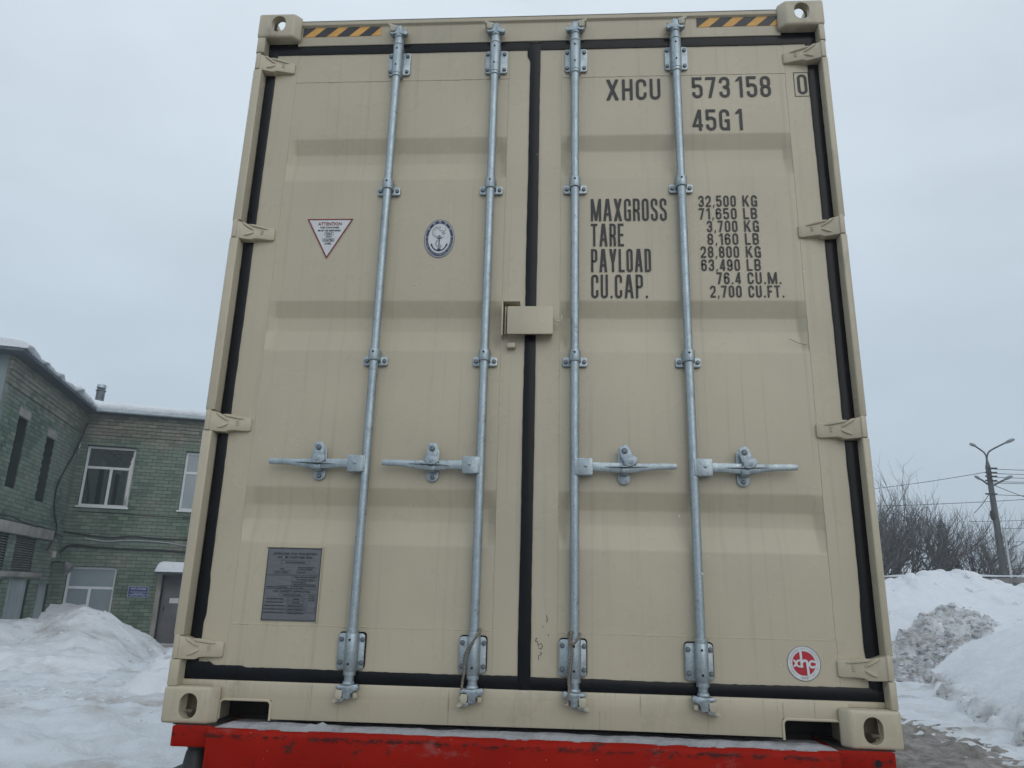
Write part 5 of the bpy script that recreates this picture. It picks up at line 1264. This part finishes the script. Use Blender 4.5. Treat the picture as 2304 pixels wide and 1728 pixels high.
L = [pt3(zl(*q), t) for q, t in (((0, 490), 15.5), ((-300, 560), 14.5), ((150, 430), 16), ((350, 370), 16.6), ((600, 270), 17.2), ((740, 212), 17.6), ((870, 207), 17.6), ((960, 238), 17.7), ((1100, 330), 18.0), ((1250, 420), 18.3), ((1400, 478), 18.5),
     ((0, 640), 14.2), ((250, 600), 14.8), ((500, 560), 15.3), ((800, 520), 15.8), ((1100, 560), 16.4), ((870, 640), 14.6), ((1200, 580), 16.6), ((1000, 610), 15.6), ((1420, 520), 18.2), ((300, 720), 13.9), ((600, 700), 14.2))]
L += [gp(zl(*q), -0.03) for q in ((1462, 590), (1390, 660), (1240, 735), (1100, 805), (950, 850), (800, 885), (600, 850), (300, 830), (0, 800), (-300, 820))]
L += [gp(zl(*q), -0.22) for q in ((1520, 600), (1300, 760), (1130, 860), (800, 960), (400, 930), (0, 900), (-400, 920))]
for s in (0.5, 2.5, 4.5): p = Bw(FA(s, 0, 0.3)); L.append((p.x, p.y, 0.7))
for s in (0.3, 1.2): p = Bw(FB(s, 0, 0.4)); L.append((p.x, p.y, 0.85))
p = Bw(FB(2.2, 0, 0.4)); L.append((p.x, p.y, 0.2)); p = Bw(FB(2.9, 0, 0.3)); L.append((p.x, p.y, -0.2))
fl_ = tps(L)
ca, sa = math.cos(TH), math.sin(TH)
def inb(x, y):                 # building frame
    dx, dy = x - CB.x, y - CB.y; return dx * ca + dy * sa, -dx * sa + dy * ca
def left_bank(x, y):
    b = fl_(x, y); n = 0.12 * fbm(x * 1.1, y * 1.1, 151, 4, 0.55) + 0.10 * fbm(x * 3.0, y * 3.0, 155, 5, 0.62)
    c, hv = cells(x * 3.2, y * 3.2, 157); rough = np.clip(fbm(x * 0.7, y * 0.7, 159, 3) * 2 - 0.2, 0, 1)
    return b + n + 0.20 * rough * np.sqrt(np.clip(0.3 - c * c, 0, 1)) * hv
def left_dirt(x, y, z):
    return 0.6 * np.clip(fbm(x * 1.2, y * 2.0, 161, 5, 0.65) * 2.4 - 0.2, 0, 1)
o = put('snow_bank', grid_mesh('snow_bank', np.arange(-17, -5.5, 0.07), np.arange(7.5, 19.5, 0.07), left_bank, M_BANK, left_dirt, lambda X, Y, H: (H > -0.14) & ((inb(X, Y)[0] > -0.2) & (inb(X, Y)[1] < 0.2))))
tag(o, 'big mound of shovelled snow in front of the green brick building', 'snow bank')
# smaller heap right of the shovelled path, beside the container
S = [pt3(zl(*q), t) for q, t in (((1560, 595), 14.5), ((1500, 640), 14.0), ((1420, 690), 13.4), ((1350, 760), 12.6), ((1330, 820), 12.0), ((1450, 800), 12.4), ((1600, 640), 14.3), ((1750, 600), 14.6), ((1900, 640), 14.2))]
S += [gp(zl(*q), -0.05) for q in ((1260, 880), (1330, 990), (1500, 1000), (1290, 800), (1420, 640), (1520, 560), (1700, 980), (1900, 950), (1700, 470), (2000, 500))]
S += [gp(zl(*q), -0.3) for q in ((1180, 900), (1300, 1080), (1500, 1080), (1200, 800), (1380, 600), (1500, 510), (1800, 1040), (2150, 800), (2100, 480))]
fs_ = tps(S)
def small_bank(x, y):
    c, hv = cells(x * 4.0, y * 4.0, 167)
    return fs_(x, y) + 0.05 * fbm(x * 1.6, y * 1.6, 163, 4) + 0.05 * fbm(x * 5, y * 5, 165, 3) + 0.16 * np.sqrt(np.clip(0.32 - c * c, 0, 1)) * hv
o = put('snow_bank', grid_mesh('snow_bank', np.arange(-9, 0.5, 0.06), np.arange(6.5, 15.5, 0.06), small_bank, M_BANK, left_dirt, lambda X, Y, H: (H > -0.14) & (X < -0.25)))
tag(o, 'low lumpy heap of snow beside the container, right of the shovelled path', 'snow bank')
# right: high ploughed ridge with dirty clods, smooth white shoulder in front
Rp = [pt3(zr(*q), t) for q, t in (((60, 345), 22), ((190, 335), 22), ((280, 310), 22), ((340, 290), 22), ((450, 265), 22), ((510, 290), 22), ((590, 252), 22.3), ((690, 213), 22.5), ((770, 240), 22.5), ((900, 262), 22.3), ((1000, 312), 22), ((1120, 330), 22), ((1250, 330), 22), ((1400, 340), 22),
      ((250, 450), 20.8), ((500, 420), 21), ((800, 420), 21), ((1100, 450), 20.5), ((500, 500), 19.4), ((740, 500), 19.4), ((980, 600), 18.4), ((300, 690), 18.6), ((500, 720), 17.9), ((800, 720), 17.6), ((100, 800), 18.2), ((280, 850), 17.5), ((500, 880), 16.8), ((400, 960), 16.6),
      ((1189, 600), 16.5), ((1189, 760), 14.2), ((1189, 900), 12.6), ((1189, 1060), 11.2), ((1189, 1200), 10.3), ((1189, 1370), 9.55), ((950, 800), 15.2), ((830, 900), 14.4), ((1000, 1000), 12.7), ((650, 1020), 14.6), ((800, 1120), 12.4), ((950, 1230), 11.0), ((830, 1225), 11.35), ((700, 1115), 12.9), ((1400, 900), 11.8), ((1400, 1200), 9.6), ((1400, 600), 16), ((560, 1020), 15.3))]
Rp += [gp(zr(*q), 0.02) for q in ((470, 1075), (560, 1110), (700, 1205), (830, 1300), (1000, 1385), (1189, 1462), (1400, 1560), (300, 1040), (120, 1010))]
Rp += [gp(zr(*q), -0.18) for q in ((430, 1150), (560, 1200), (700, 1300), (830, 1380), (1000, 1460), (1189, 1540), (1400, 1640), (250, 1110), (100, 1080), (-100, 1050))]
Rp += [pt3(zr(*q), t)[:2] + (-0.4,) for q, t in (((100, 300), 26), ((500, 300), 26), ((900, 300), 26), ((1300, 300), 26))]
fr2 = tps(Rp)
dpoly = [pt3(zr(*q), t) for q, t in (((440, 520), 19.3), ((560, 495), 19.5), ((740, 495), 19.5), ((880, 545), 19), ((990, 610), 18.3), ((950, 690), 17.4), ((790, 760), 17.2), ((720, 840), 16.9), ((640, 910), 16.5), ((480, 1000), 16.2), ((540, 1080), 15.2), ((250, 1060), 16.0), ((40, 1060), 16.2), ((-60, 1010), 16.5), ((-60, 720), 18.5), ((240, 690), 18.6), ((360, 610), 19))]
DX, DY = np.array([p[0] for p in dpoly]), np.array([p[1] for p in dpoly])
def inside(x, y):
    w = 0.25 * fbm(x * 1.2, y * 1.2, 171, 3); x = x + w; y = y + w; r = np.zeros(np.shape(x), bool); j = len(DX) - 1
    for i in range(len(DX)):
        c = ((DY[i] > y) != (DY[j] > y)) & (x < (DX[j] - DX[i]) * (y - DY[i]) / (DY[j] - DY[i] + 1e-12) + DX[i]); r ^= c; j = i
    return r
def edge_zone(x, y, z): return np.exp(-((z - 0.10) / 0.14) ** 2)
def right_bank(x, y):
    b = fr2(x, y); D = inside(x, y).astype(float)
    c, hv = cells(x * 2.6, y * 2.6, 173); c2, hv2 = cells(x * 5.5, y * 5.5, 177)
    lump = 0.26 * np.sqrt(np.clip(0.36 - c * c, 0, 1)) * (0.3 + hv) + 0.15 * np.sqrt(np.clip(0.34 - c2 * c2, 0, 1)) * (0.2 + hv2) - 0.10
    ez = edge_zone(x, y, b)
    smooth = 0.06 * fbm(x * 0.9, y * 0.9, 179, 3) + 0.03 * fbm(x * 3.5, y * 3.5, 181, 4)
    return b + D * lump + (1 - D) * smooth + ez * (1 - D) * (0.16 * fbm(x * 2.6, y * 2.6, 183, 4, 0.6) + 0.22 * np.sqrt(np.clip(0.34 - c2 * c2, 0, 1)) * hv2) + (1 - D) * np.clip((b - 1.7) * 1.5, 0, 1) * 0.30 * np.sqrt(np.clip(0.36 - c * c, 0, 1)) * hv
def right_dirt(x, y, z):
    D = inside(x, y); ez = edge_zone(x, y, fr2(x, y))
    return np.where(D, 0.85 + 1.1 * fbm(x * 1.1, y * 1.1, 185, 5, 0.65), 0.0) + 1.1 * ez * np.clip(fbm(x * 2.2, y * 2.2, 187, 4, 0.6) * 1.6 + 0.4, 0, 1)
o = put('snow_bank', grid_mesh('snow_bank', np.arange(1.6, 18, 0.055), np.arange(4.5, 25, 0.055), right_bank, M_BANK, right_dirt, lambda X, Y, H: (H > -0.12) & (X > 2.75)))
tag(o, 'high ploughed snow bank with a dirty lumpy patch, right of the container', 'snow bank')

# loose clods on the banks, at their feet and over the trodden snow
def clods(name, lab, spots, seed):
    rr = random.Random(seed); V = []; F = []; T = []
    base = bmesh.new(); bmesh.ops.create_icosphere(base, subdivisions=1, radius=1.0); base.verts.ensure_lookup_table()
    bv = [v.co.copy() for v in base.verts]; bf = [tuple(v.index for v in f.verts) for f in base.faces]; base.free()
    for x, y, z, s_, d in spots:
        n = len(V); R3 = Euler((rr.uniform(0, 6), rr.uniform(0, 6), rr.uniform(0, 6))).to_matrix(); ax = Vector((rr.uniform(0.7, 1.3), rr.uniform(0.6, 1.2), rr.uniform(0.5, 0.9)))
        for v in bv:
            q = R3 @ Vector((v.x * ax.x, v.y * ax.y, v.z * ax.z)) * (s_ * rr.uniform(0.72, 1.2)); V.append((x + q.x, y + q.y, z + q.z * 0.75 - s_ * 0.12)); T.append(d)
        F += [tuple(i + n for i in f) for f in bf]
    me = bpy.data.meshes.new(name); me.from_pydata(V, [], F); me.materials.append(M_BANK)
    a_ = me.attributes.new('dirt', 'FLOAT', 'POINT'); a_.data.foreach_set('value', T); me.update()
    o = put(name, me); o['kind'] = 'stuff'; o['label'] = lab; o['category'] = 'snow'
rr = random.Random(313)
def scatter(n, x0, x1, y0, y1, hf, ok, size, dirt):
    X = np.array([rr.uniform(x0, x1) for _ in range(n)]); Y = np.array([rr.uniform(y0, y1) for _ in range(n)]); Zv = hf(X, Y); K = ok(X, Y, Zv)
    return [(X[i], Y[i], Zv[i], size[0] * (size[1] / size[0]) ** (rr.random() ** 2.2), min(1, max(0, rr.gauss(*dirt)))) for i in range(n) if K[i]]
sp_ = scatter(2600, DX.min() - 0.3, DX.max() + 0.3, DY.min() - 0.3, DY.max() + 0.3, right_bank, lambda x, y, z: inside(x, y) & (z > 0) & (x > 2.8), (0.016, 0.15), (0.75, 0.3))
sp_ += scatter(2600, 2.8, 13, 5.5, 18, right_bank, lambda x, y, z: (z > -0.06) & (z < 0.22) & (x > 2.8), (0.018, 0.085), (0.45, 0.35))
sp_ += scatter(260, 2.8, 16, 15, 22, right_bank, lambda x, y, z: (z > 1.2) & (x > 2.8), (0.03, 0.14), (0.05, 0.1))
clods('snow_clods', 'loose dirty clods of snow on the ploughed bank right of the container', sp_, 5)
sp_ = scatter(5000, -15, -3, 7, 17, lambda x, y: np.maximum(left_bank(x, y), np.maximum(small_bank(x, y), ground_h(x, y))), lambda x, y, z: (vnoise(x * 0.8, y * 0.8, 401) > 0.52) & (inb(x, y)[0] > 0.3) & (inb(x, y)[1] < -0.3), (0.012, 0.07), (0.12, 0.2))
clods('snow_clods', 'small loose lumps of snow scattered over the yard left of the container', sp_, 6)

# ------------------------------------------------------------------ fence, hill, trees, pole on the right
def za(x, y): return 1900 + x / 4.1485, 940 + y / 4.1485     # picture coordinates, right middle
f0, f1 = at(1996, 1296, 27.5), at(2287, 1295, 24.2)
fz = (f0.z + f1.z) / 2; fd = Vector((f1.x - f0.x, f1.y - f0.y, 0)).normalized(); fa = math.atan2(fd.y, fd.x)
start = Vector((f0.x, f0.y, 0)) - fd * 21.2
FE = tag(empty('concrete_fence', start, fa), 'grey concrete panel fence with a snow cap behind the snow bank', 'fence')
for k in range(12):
    x0 = k * 3.0
    MB().box(x0 + 0.10, x0 + 2.90, -0.05, 0.05, -0.1, fz - 0.06 + 0.02 * math.sin(k * 2.1)).build('panel', M_CONC, FE, bevel=0.01)
    MB().box(x0 - 0.095, x0 + 0.095, -0.10, 0.10, -0.1, fz - 0.02).build('post', M_CONC, FE, bevel=0.01)
hs = MB(); secs = []
for k in range(150):
    x = -0.1 + k * 0.24; th = 0.05 + 0.02 * math.sin(k * 0.7) + random.uniform(-0.006, 0.01)
    secs.append([(x, -0.085, fz - 0.03), (x, -0.06, fz - 0.03 + th), (x, 0.06, fz - 0.03 + th), (x, 0.085, fz - 0.03)])
o = hs.loft(secs).build('fence_snow', M_SNOW, None, start); o.rotation_euler = (0, 0, fa); o['kind'] = 'stuff'; o['label'] = 'thin cap of snow along the top of the concrete fence'; o['category'] = 'snow'
def hill(x, y):
    d = np.hypot((x - 27) / 46, (y - 92) / 48); d2 = np.hypot((x - 27) / 17, (y - 46) / 9)
    return -1.0 + 5.4 * np.exp(-d ** 2 * 1.6) + 3.6 * np.exp(-d2 ** 4) + 0.25 * fbm(x * 0.12, y * 0.12, 191, 4)
struct(put('snowy_hill', grid_mesh('snowy_hill', np.linspace(-60, 140, 120), np.linspace(34, 190, 100), hill, M_SNOW, None, lambda X, Y, H: H > -0.9)))

M_BARK = simple('bark', (0.055, 0.05, 0.047), 0.9, var=0.4, scale=12, bmp=0.4)
M_TWIG = simple('twig', (0.10, 0.092, 0.088), 0.9, var=0.3, scale=4)
M_SPRUCE = simple('spruce_needle', (0.020, 0.033, 0.026), 0.8, var=0.4, scale=2)
def bare_tree(name, lab, base, H, spread, seed, stems=3, lean=(0, 0)):
    rr = random.Random(seed); ro = tag(empty(name, base), lab, 'tree', 'bare trees behind the concrete fence'); tk, cr = MB(), MB()
    def branch(p, d, ln, r, lev):
        n = 5 if lev < 2 else 3; pts = [p]; q = p.copy(); dd = d.copy()
        for i in range(n):
            dd = (dd + Vector((rr.gauss(0, .13), rr.gauss(0, .13), rr.gauss(0.05, .09) + (0.05 if lev > 1 else 0)))).normalized()
            q = q + dd * (ln / n); pts.append(q.copy())
        r1 = r * (0.55 if lev < 4 else 0.35)
        (tk if lev < 2 else cr).tube(pts, [r + (r1 - r) * i / n for i in range(n + 1)], 6 if lev < 2 else 3, cap=False)
        if lev >= 5: return
        m = {0: 5, 1: 4, 2: 4, 3: 3, 4: 2}[lev]
        for k in range(m):
            t = rr.uniform(0.45 if lev == 0 else 0.25, 1.0); i = min(int(t * n), n - 1); pp = pts[i].lerp(pts[i + 1], t * n - i)
            loc = (pts[i + 1] - pts[i]).normalized(); side = Vector((rr.gauss(0, 1), rr.gauss(0, 1), rr.gauss(0, 1))); side = (side - loc * side.dot(loc)).normalized()
            an = rr.uniform(0.30, 0.80) * (1.0 if lev else spread)
            nd = (loc * math.cos(an) + side * math.sin(an)); nd.z += 0.13; nd.normalize()
            branch(pp, nd, ln * rr.uniform(0.55, 0.82), max(r * rr.uniform(0.42, 0.6), 0.0065), lev + 1)
    for s in range(stems):
        a = 6.28 * s / stems + rr.random(); d = Vector((math.cos(a) * 0.32 * spread + lean[0], math.sin(a) * 0.32 * spread + lean[1], 1)).normalized()
        branch(Vector((0.06 * math.cos(a), 0.06 * math.sin(a), -0.1)), d, H * 0.40, H * 0.017, 0)
    tk.build('trunk', M_BARK, ro, fix=False); cr.build('crown', M_TWIG, ro, smooth=False, fix=False)
    return ro
def spruce(lab, base, H, Rb, seed):
    rr = random.Random(seed); ro = tag(empty('spruce_tree', base), lab, 'tree'); MB().tube([(0, 0, -0.1), (0.03, 0, H * 0.5), (0, 0, H)], [0.11, 0.07, 0.01], 7).build('trunk', M_BARK, ro)
    mb = MB(); z = 0.25
    while z < H * 0.985:
        R_ = Rb * (1 - z / H) ** 0.85 + 0.05
        for k in range(11):
            a = rr.uniform(0, 6.283); ln = R_ * rr.uniform(0.55, 1.15); up = rr.uniform(-0.25, 0.12); tip = Vector((math.cos(a) * ln, math.sin(a) * ln, z + ln * up))
            st_ = Vector((0, 0, z + 0.05)); m = max(3, int(ln / 0.07)); ax = (tip - st_).normalized(); sd_ = ax.cross(Vector((0, 0, 1))).normalized()
            for j in range(m):
                t = (j + rr.random()) / m; c = st_.lerp(tip, t); w = 0.17 * (1.15 - t) * R_ + 0.05
                for sg_ in (-1, 1):
                    e = c + sd_ * sg_ * w * rr.uniform(0.5, 1.1) + ax * w * 0.5 + Vector((0, 0, rr.uniform(-0.08, 0.03)))
                    o2 = ax * 0.035 + Vector((0, 0, 0.02)); mb.add([c - o2, c + o2, e], [(0, 1, 2)])
        z += 0.085 + 0.03 * rr.random()
    mb.build('crown', M_SPRUCE, ro, smooth=False, fix=False); return ro
def tree_at(x, t):            # ground point under a picture column
    p = at(za(x, 1400)[0], 1330, t); return Vector((p.x, p.y, 0.0))
bare_tree('bare_tree', 'bare many stemmed tree closest to the container, left of the dark trunked one', tree_at(520, 33), 7.8, 1.15, 3, 3)
bare_tree('bare_tree', 'bare tree with a dark upright trunk, tallest of the group', tree_at(770, 34), 8.7, 1.3, 8, 2)
bare_tree('bare_tree', 'bare spreading tree between the spruce and the lamp pole', tree_at(1160, 35), 6.4, 1.3, 13, 3, (0.1, 0))
bare_tree('bare_tree', 'low bare bushy tree just left of the lamp pole', tree_at(1300, 37), 4.3, 1.25, 21, 3)
bare_tree('bare_tree', 'bare tree half hidden by the container edge', tree_at(350, 36), 7.4, 1.1, 31, 3)
bare_tree('bare_tree', 'small hazy bare tree right of the lamp pole at the picture edge', tree_at(1660, 56), 3.8, 1.1, 41, 3)
spruce('dark narrow spruce among the bare trees', tree_at(985, 34.5), 5.6, 1.25, 5)
spruce('lower dark spruce in front of the bare trees', tree_at(1100, 35.5), 3.8, 1.1, 9)
# dark hedge bush in front of the fence at the right edge
hb_ = at(2306, 1335, 22.5); HB = tag(empty('hedge_bush', (hb_.x, hb_.y, 0.9)), 'dark twiggy bush in front of the fence at the right edge', 'bush')
rr = random.Random(77); mb = MB(); st2 = MB()
for k in range(16):
    a = rr.uniform(0, 6.283); st2.tube([(0, 0, -0.5), (0.25 * math.cos(a), 0.25 * math.sin(a), 0.5), (0.45 * math.cos(a), 0.45 * math.sin(a), 1.2)], [0.02, 0.014, 0.006], 4, cap=False)
for k in range(2600):
    a, z = rr.uniform(0, 6.283), rr.uniform(-0.5, 1.45); r = rr.uniform(0.05, 0.62) * (1 - 0.3 * (z / 1.45) ** 2); c = Vector((r * math.cos(a), r * math.sin(a), z))
    d = Vector((rr.gauss(0, 1), rr.gauss(0, 1), rr.gauss(-0.3, 1))).normalized() * rr.uniform(0.06, 0.16); s = d.cross(Vector((0.3, 0.2, 1))).normalized() * 0.010
    mb.add([c - s, c + s, c + d], [(0, 1, 2)])
st2.build('stem', M_BARK, HB, fix=False); mb.build('foliage', M_SPRUCE, HB, smooth=False, fix=False)

# lamp pole
TP = 30.0
pb_ = at(*za(1415, 955), TP); PX, PY = pb_.x, pb_.y
def on_pole(x, y):
    p = at(*za(x, y), TP); s = (Vector((PX, PY, 0)) - CAM_L); s.z = 0; r = p - CAM_L; k = s.dot(s.normalized()) / Vector((r.x, r.y, 0)).dot(s.normalized()); return CAM_L + r * k
ptop = on_pole(1335, 448)
LPO = tag(empty('lamp_pole', (PX, PY, 0)), 'tall concrete street lamp pole with four lamp heads and overhead wires', 'lamp pole')
O = Vector((PX, PY, 0)); H_ = ptop.z
M_POLE = simple('pole_concrete', (0.085, 0.085, 0.085), 0.85, var=0.25, scale=3); M_LAMPH = simple('lamp_head_grey', (0.20, 0.215, 0.225), 0.5)
MB().loft([[(-0.13, -0.12, 0), (0.13, -0.12, 0), (0.13, 0.12, 0), (-0.13, 0.12, 0)], [(-0.075, -0.07, H_), (0.075, -0.07, H_), (0.075, 0.07, H_), (-0.075, 0.07, H_)]]).build('pole', M_POLE, LPO, bevel=0.015)
MB().tube([(0, 0, H_ - 0.02), (0, 0, H_ + 0.28)], [0.09, 0.03], 8).build('pole_cap', M_POLE, LPO)
def rel(x, y): return on_pole(x, y) - O
for pts in ([(1328, 405), (1322, 360), (1300, 322), (1225, 268)], [(1330, 405), (1334, 350), (1365, 305), (1500, 235)]): MB().tube(smooth_path([rel(*q) for q in pts], 5), 0.035, 6).build('arm', M_POLE, LPO)
for pts in ([(1338, 622), (1275, 575)], [(1390, 632), (1490, 580)]): MB().tube([rel(*q) for q in pts], 0.035, 6).build('arm', M_POLE, LPO)
for a, b in (((1232, 266), (1165, 248)), ((1498, 238), (1592, 203)), ((1278, 580), (1212, 548)), ((1488, 582), (1572, 547))):
    p, q = rel(*a), rel(*b); d = q - p; up = Vector((0, 0, 1)); secs = []
    for t, w, h in ((0, 0.05, 0.04), (0.25, 0.11, 0.075), (0.65, 0.12, 0.085), (0.92, 0.07, 0.05), (1.0, 0.03, 0.02)):
        c = p + d * t; sd_ = d.cross(up).normalized() * w; secs.append([c - sd_, c - sd_ * 0.6 + up * h, c + sd_ * 0.6 + up * h, c + sd_, c + sd_ * 0.6 - up * h * 0.5, c - sd_ * 0.6 - up * h * 0.5])
    MB().loft(secs).build('lamp_head', M_LAMPH, LPO)
c = rel(1362, 912); MB().lathe([(0.05, c.z - 0.20), (0.10, c.z - 0.13), (0.11, c.z), (0.10, c.z + 0.13), (0.05, c.z + 0.20)], c.x + 0.05, c.y - 0.1, 10).build('wire_coil', M_DARK, LPO)
MB().box(0.12, 0.19, -0.20, -0.15, 0.0, rel(1440, 1070).z).build('conduit', simple('conduit_pale', (0.42, 0.44, 0.45), 0.6), LPO)
for y in (478, 518, 553, 593, 716): p = rel(1345, y); MB().box(p.x - 0.22, p.x + 0.24, p.y - 0.2, p.y - 0.16, p.z - 0.03, p.z + 0.03).build('crossarm', M_DARK, LPO)
def wire(a, b, lab, sag=0.0, r=0.014):
    A, B = Vector(a), Vector(b); pts = []
    for k in range(17):
        t = k / 16; p = A.lerp(B, t); p.z -= sag * 4 * t * (1 - t); pts.append(p - A)
    o = MB().tube(pts, r, 4).build('overhead_wire', M_CABLE, None, A); tag(o, lab, 'wire', 'overhead wires at the lamp pole')
wire(on_pole(1315, 508), at(*za(-400, 715), 42), 'overhead wire dropping from the pole top down to the left behind the container', 0.15)
wire(at(*za(2100, 735), 30), at(*za(-400, 835), 36), 'long overhead wire crossing behind the pole above the bare trees', 0.1)
for y0, y1, nth in ((478, 484, 'topmost'), (518, 523, 'second highest'), (553, 560, 'third highest'), (593, 594, 'fourth highest'), (607, 608, 'fifth highest'), (716, 724, 'lowest')):
    wire(on_pole(1370, y0), at(*za(2150, y1), 30), nth + ' of the six level wires running right from the pole top', 0.04)
wire(on_pole(1395, 628), at(*za(2100, 850), 30), 'overhead wire slanting down to the right from the lower lamps', 0.1)
for (x0, y0), (x1, y1), nth in (((1170, 968), (2100, 930), 'upper'), ((1470, 1032), (2100, 1010), 'middle'), ((1480, 1160), (2100, 1120), 'lower')):
    wire(at(*za(x0, y0), 40), at(*za(x1, y1), 36), nth + ' of three distant wires low behind the lamp pole', 0.05)
wire(on_pole(1345, 720), at(*za(1210, 890), 33), 'short slanting wire from the pole down into the bare trees', 0.05)

# ------------------------------------------------------------------ a few flakes still falling
rr = random.Random(99); fm = MB()
for k in range(90):
    u, v, t = rr.uniform(-100, 2400), rr.uniform(0, 1728), rr.uniform(1.5, 2.45)
    c = at(u, v, t)
    if not (560 < u < 1830 and 60 < v < 1600): continue
    s = rr.uniform(0.0012, 0.0024) if t < 2.6 else rr.uniform(0.002, 0.005)
    d = Vector((rr.gauss(0, .3), rr.gauss(0, .3), rr.uniform(0.6, 1.8))) * s
    fm.add([c + d, c - d, c + Vector((s, 0, 0)), c - Vector((s, 0, 0)), c + Vector((0, s, 0)), c - Vector((0, s, 0))], [(0, 2, 4), (0, 4, 3), (0, 3, 5), (0, 5, 2), (1, 4, 2), (1, 3, 4), (1, 5, 3), (1, 2, 5)])
o = fm.build('falling_snow', M_SNOW, None); o['kind'] = 'stuff'; o['label'] = 'sparse small snowflakes falling through the air'; o['category'] = 'snow'

# ------------------------------------------------------------------ winter air
hz, hn, hl, hb0 = nodes('haze_air'); hn.remove(hb0)
pv = hn.new('ShaderNodeVolumePrincipled'); pv.inputs['Color'].default_value = (0.80, 0.88, 0.97, 1); pv.inputs['Density'].default_value = 0.0034; pv.inputs['Anisotropy'].default_value = 0.0
hl.new(pv.outputs[0], hn['Material Output'].inputs['Volume'])
hzb = MB().box(-720, 720, -920, 920, -3.0, 16.0).build('haze', hz, None, smooth=False); hzb['kind'] = 'stuff'; hzb['label'] = 'thin grey winter haze over the whole yard'; hzb['category'] = 'haze'
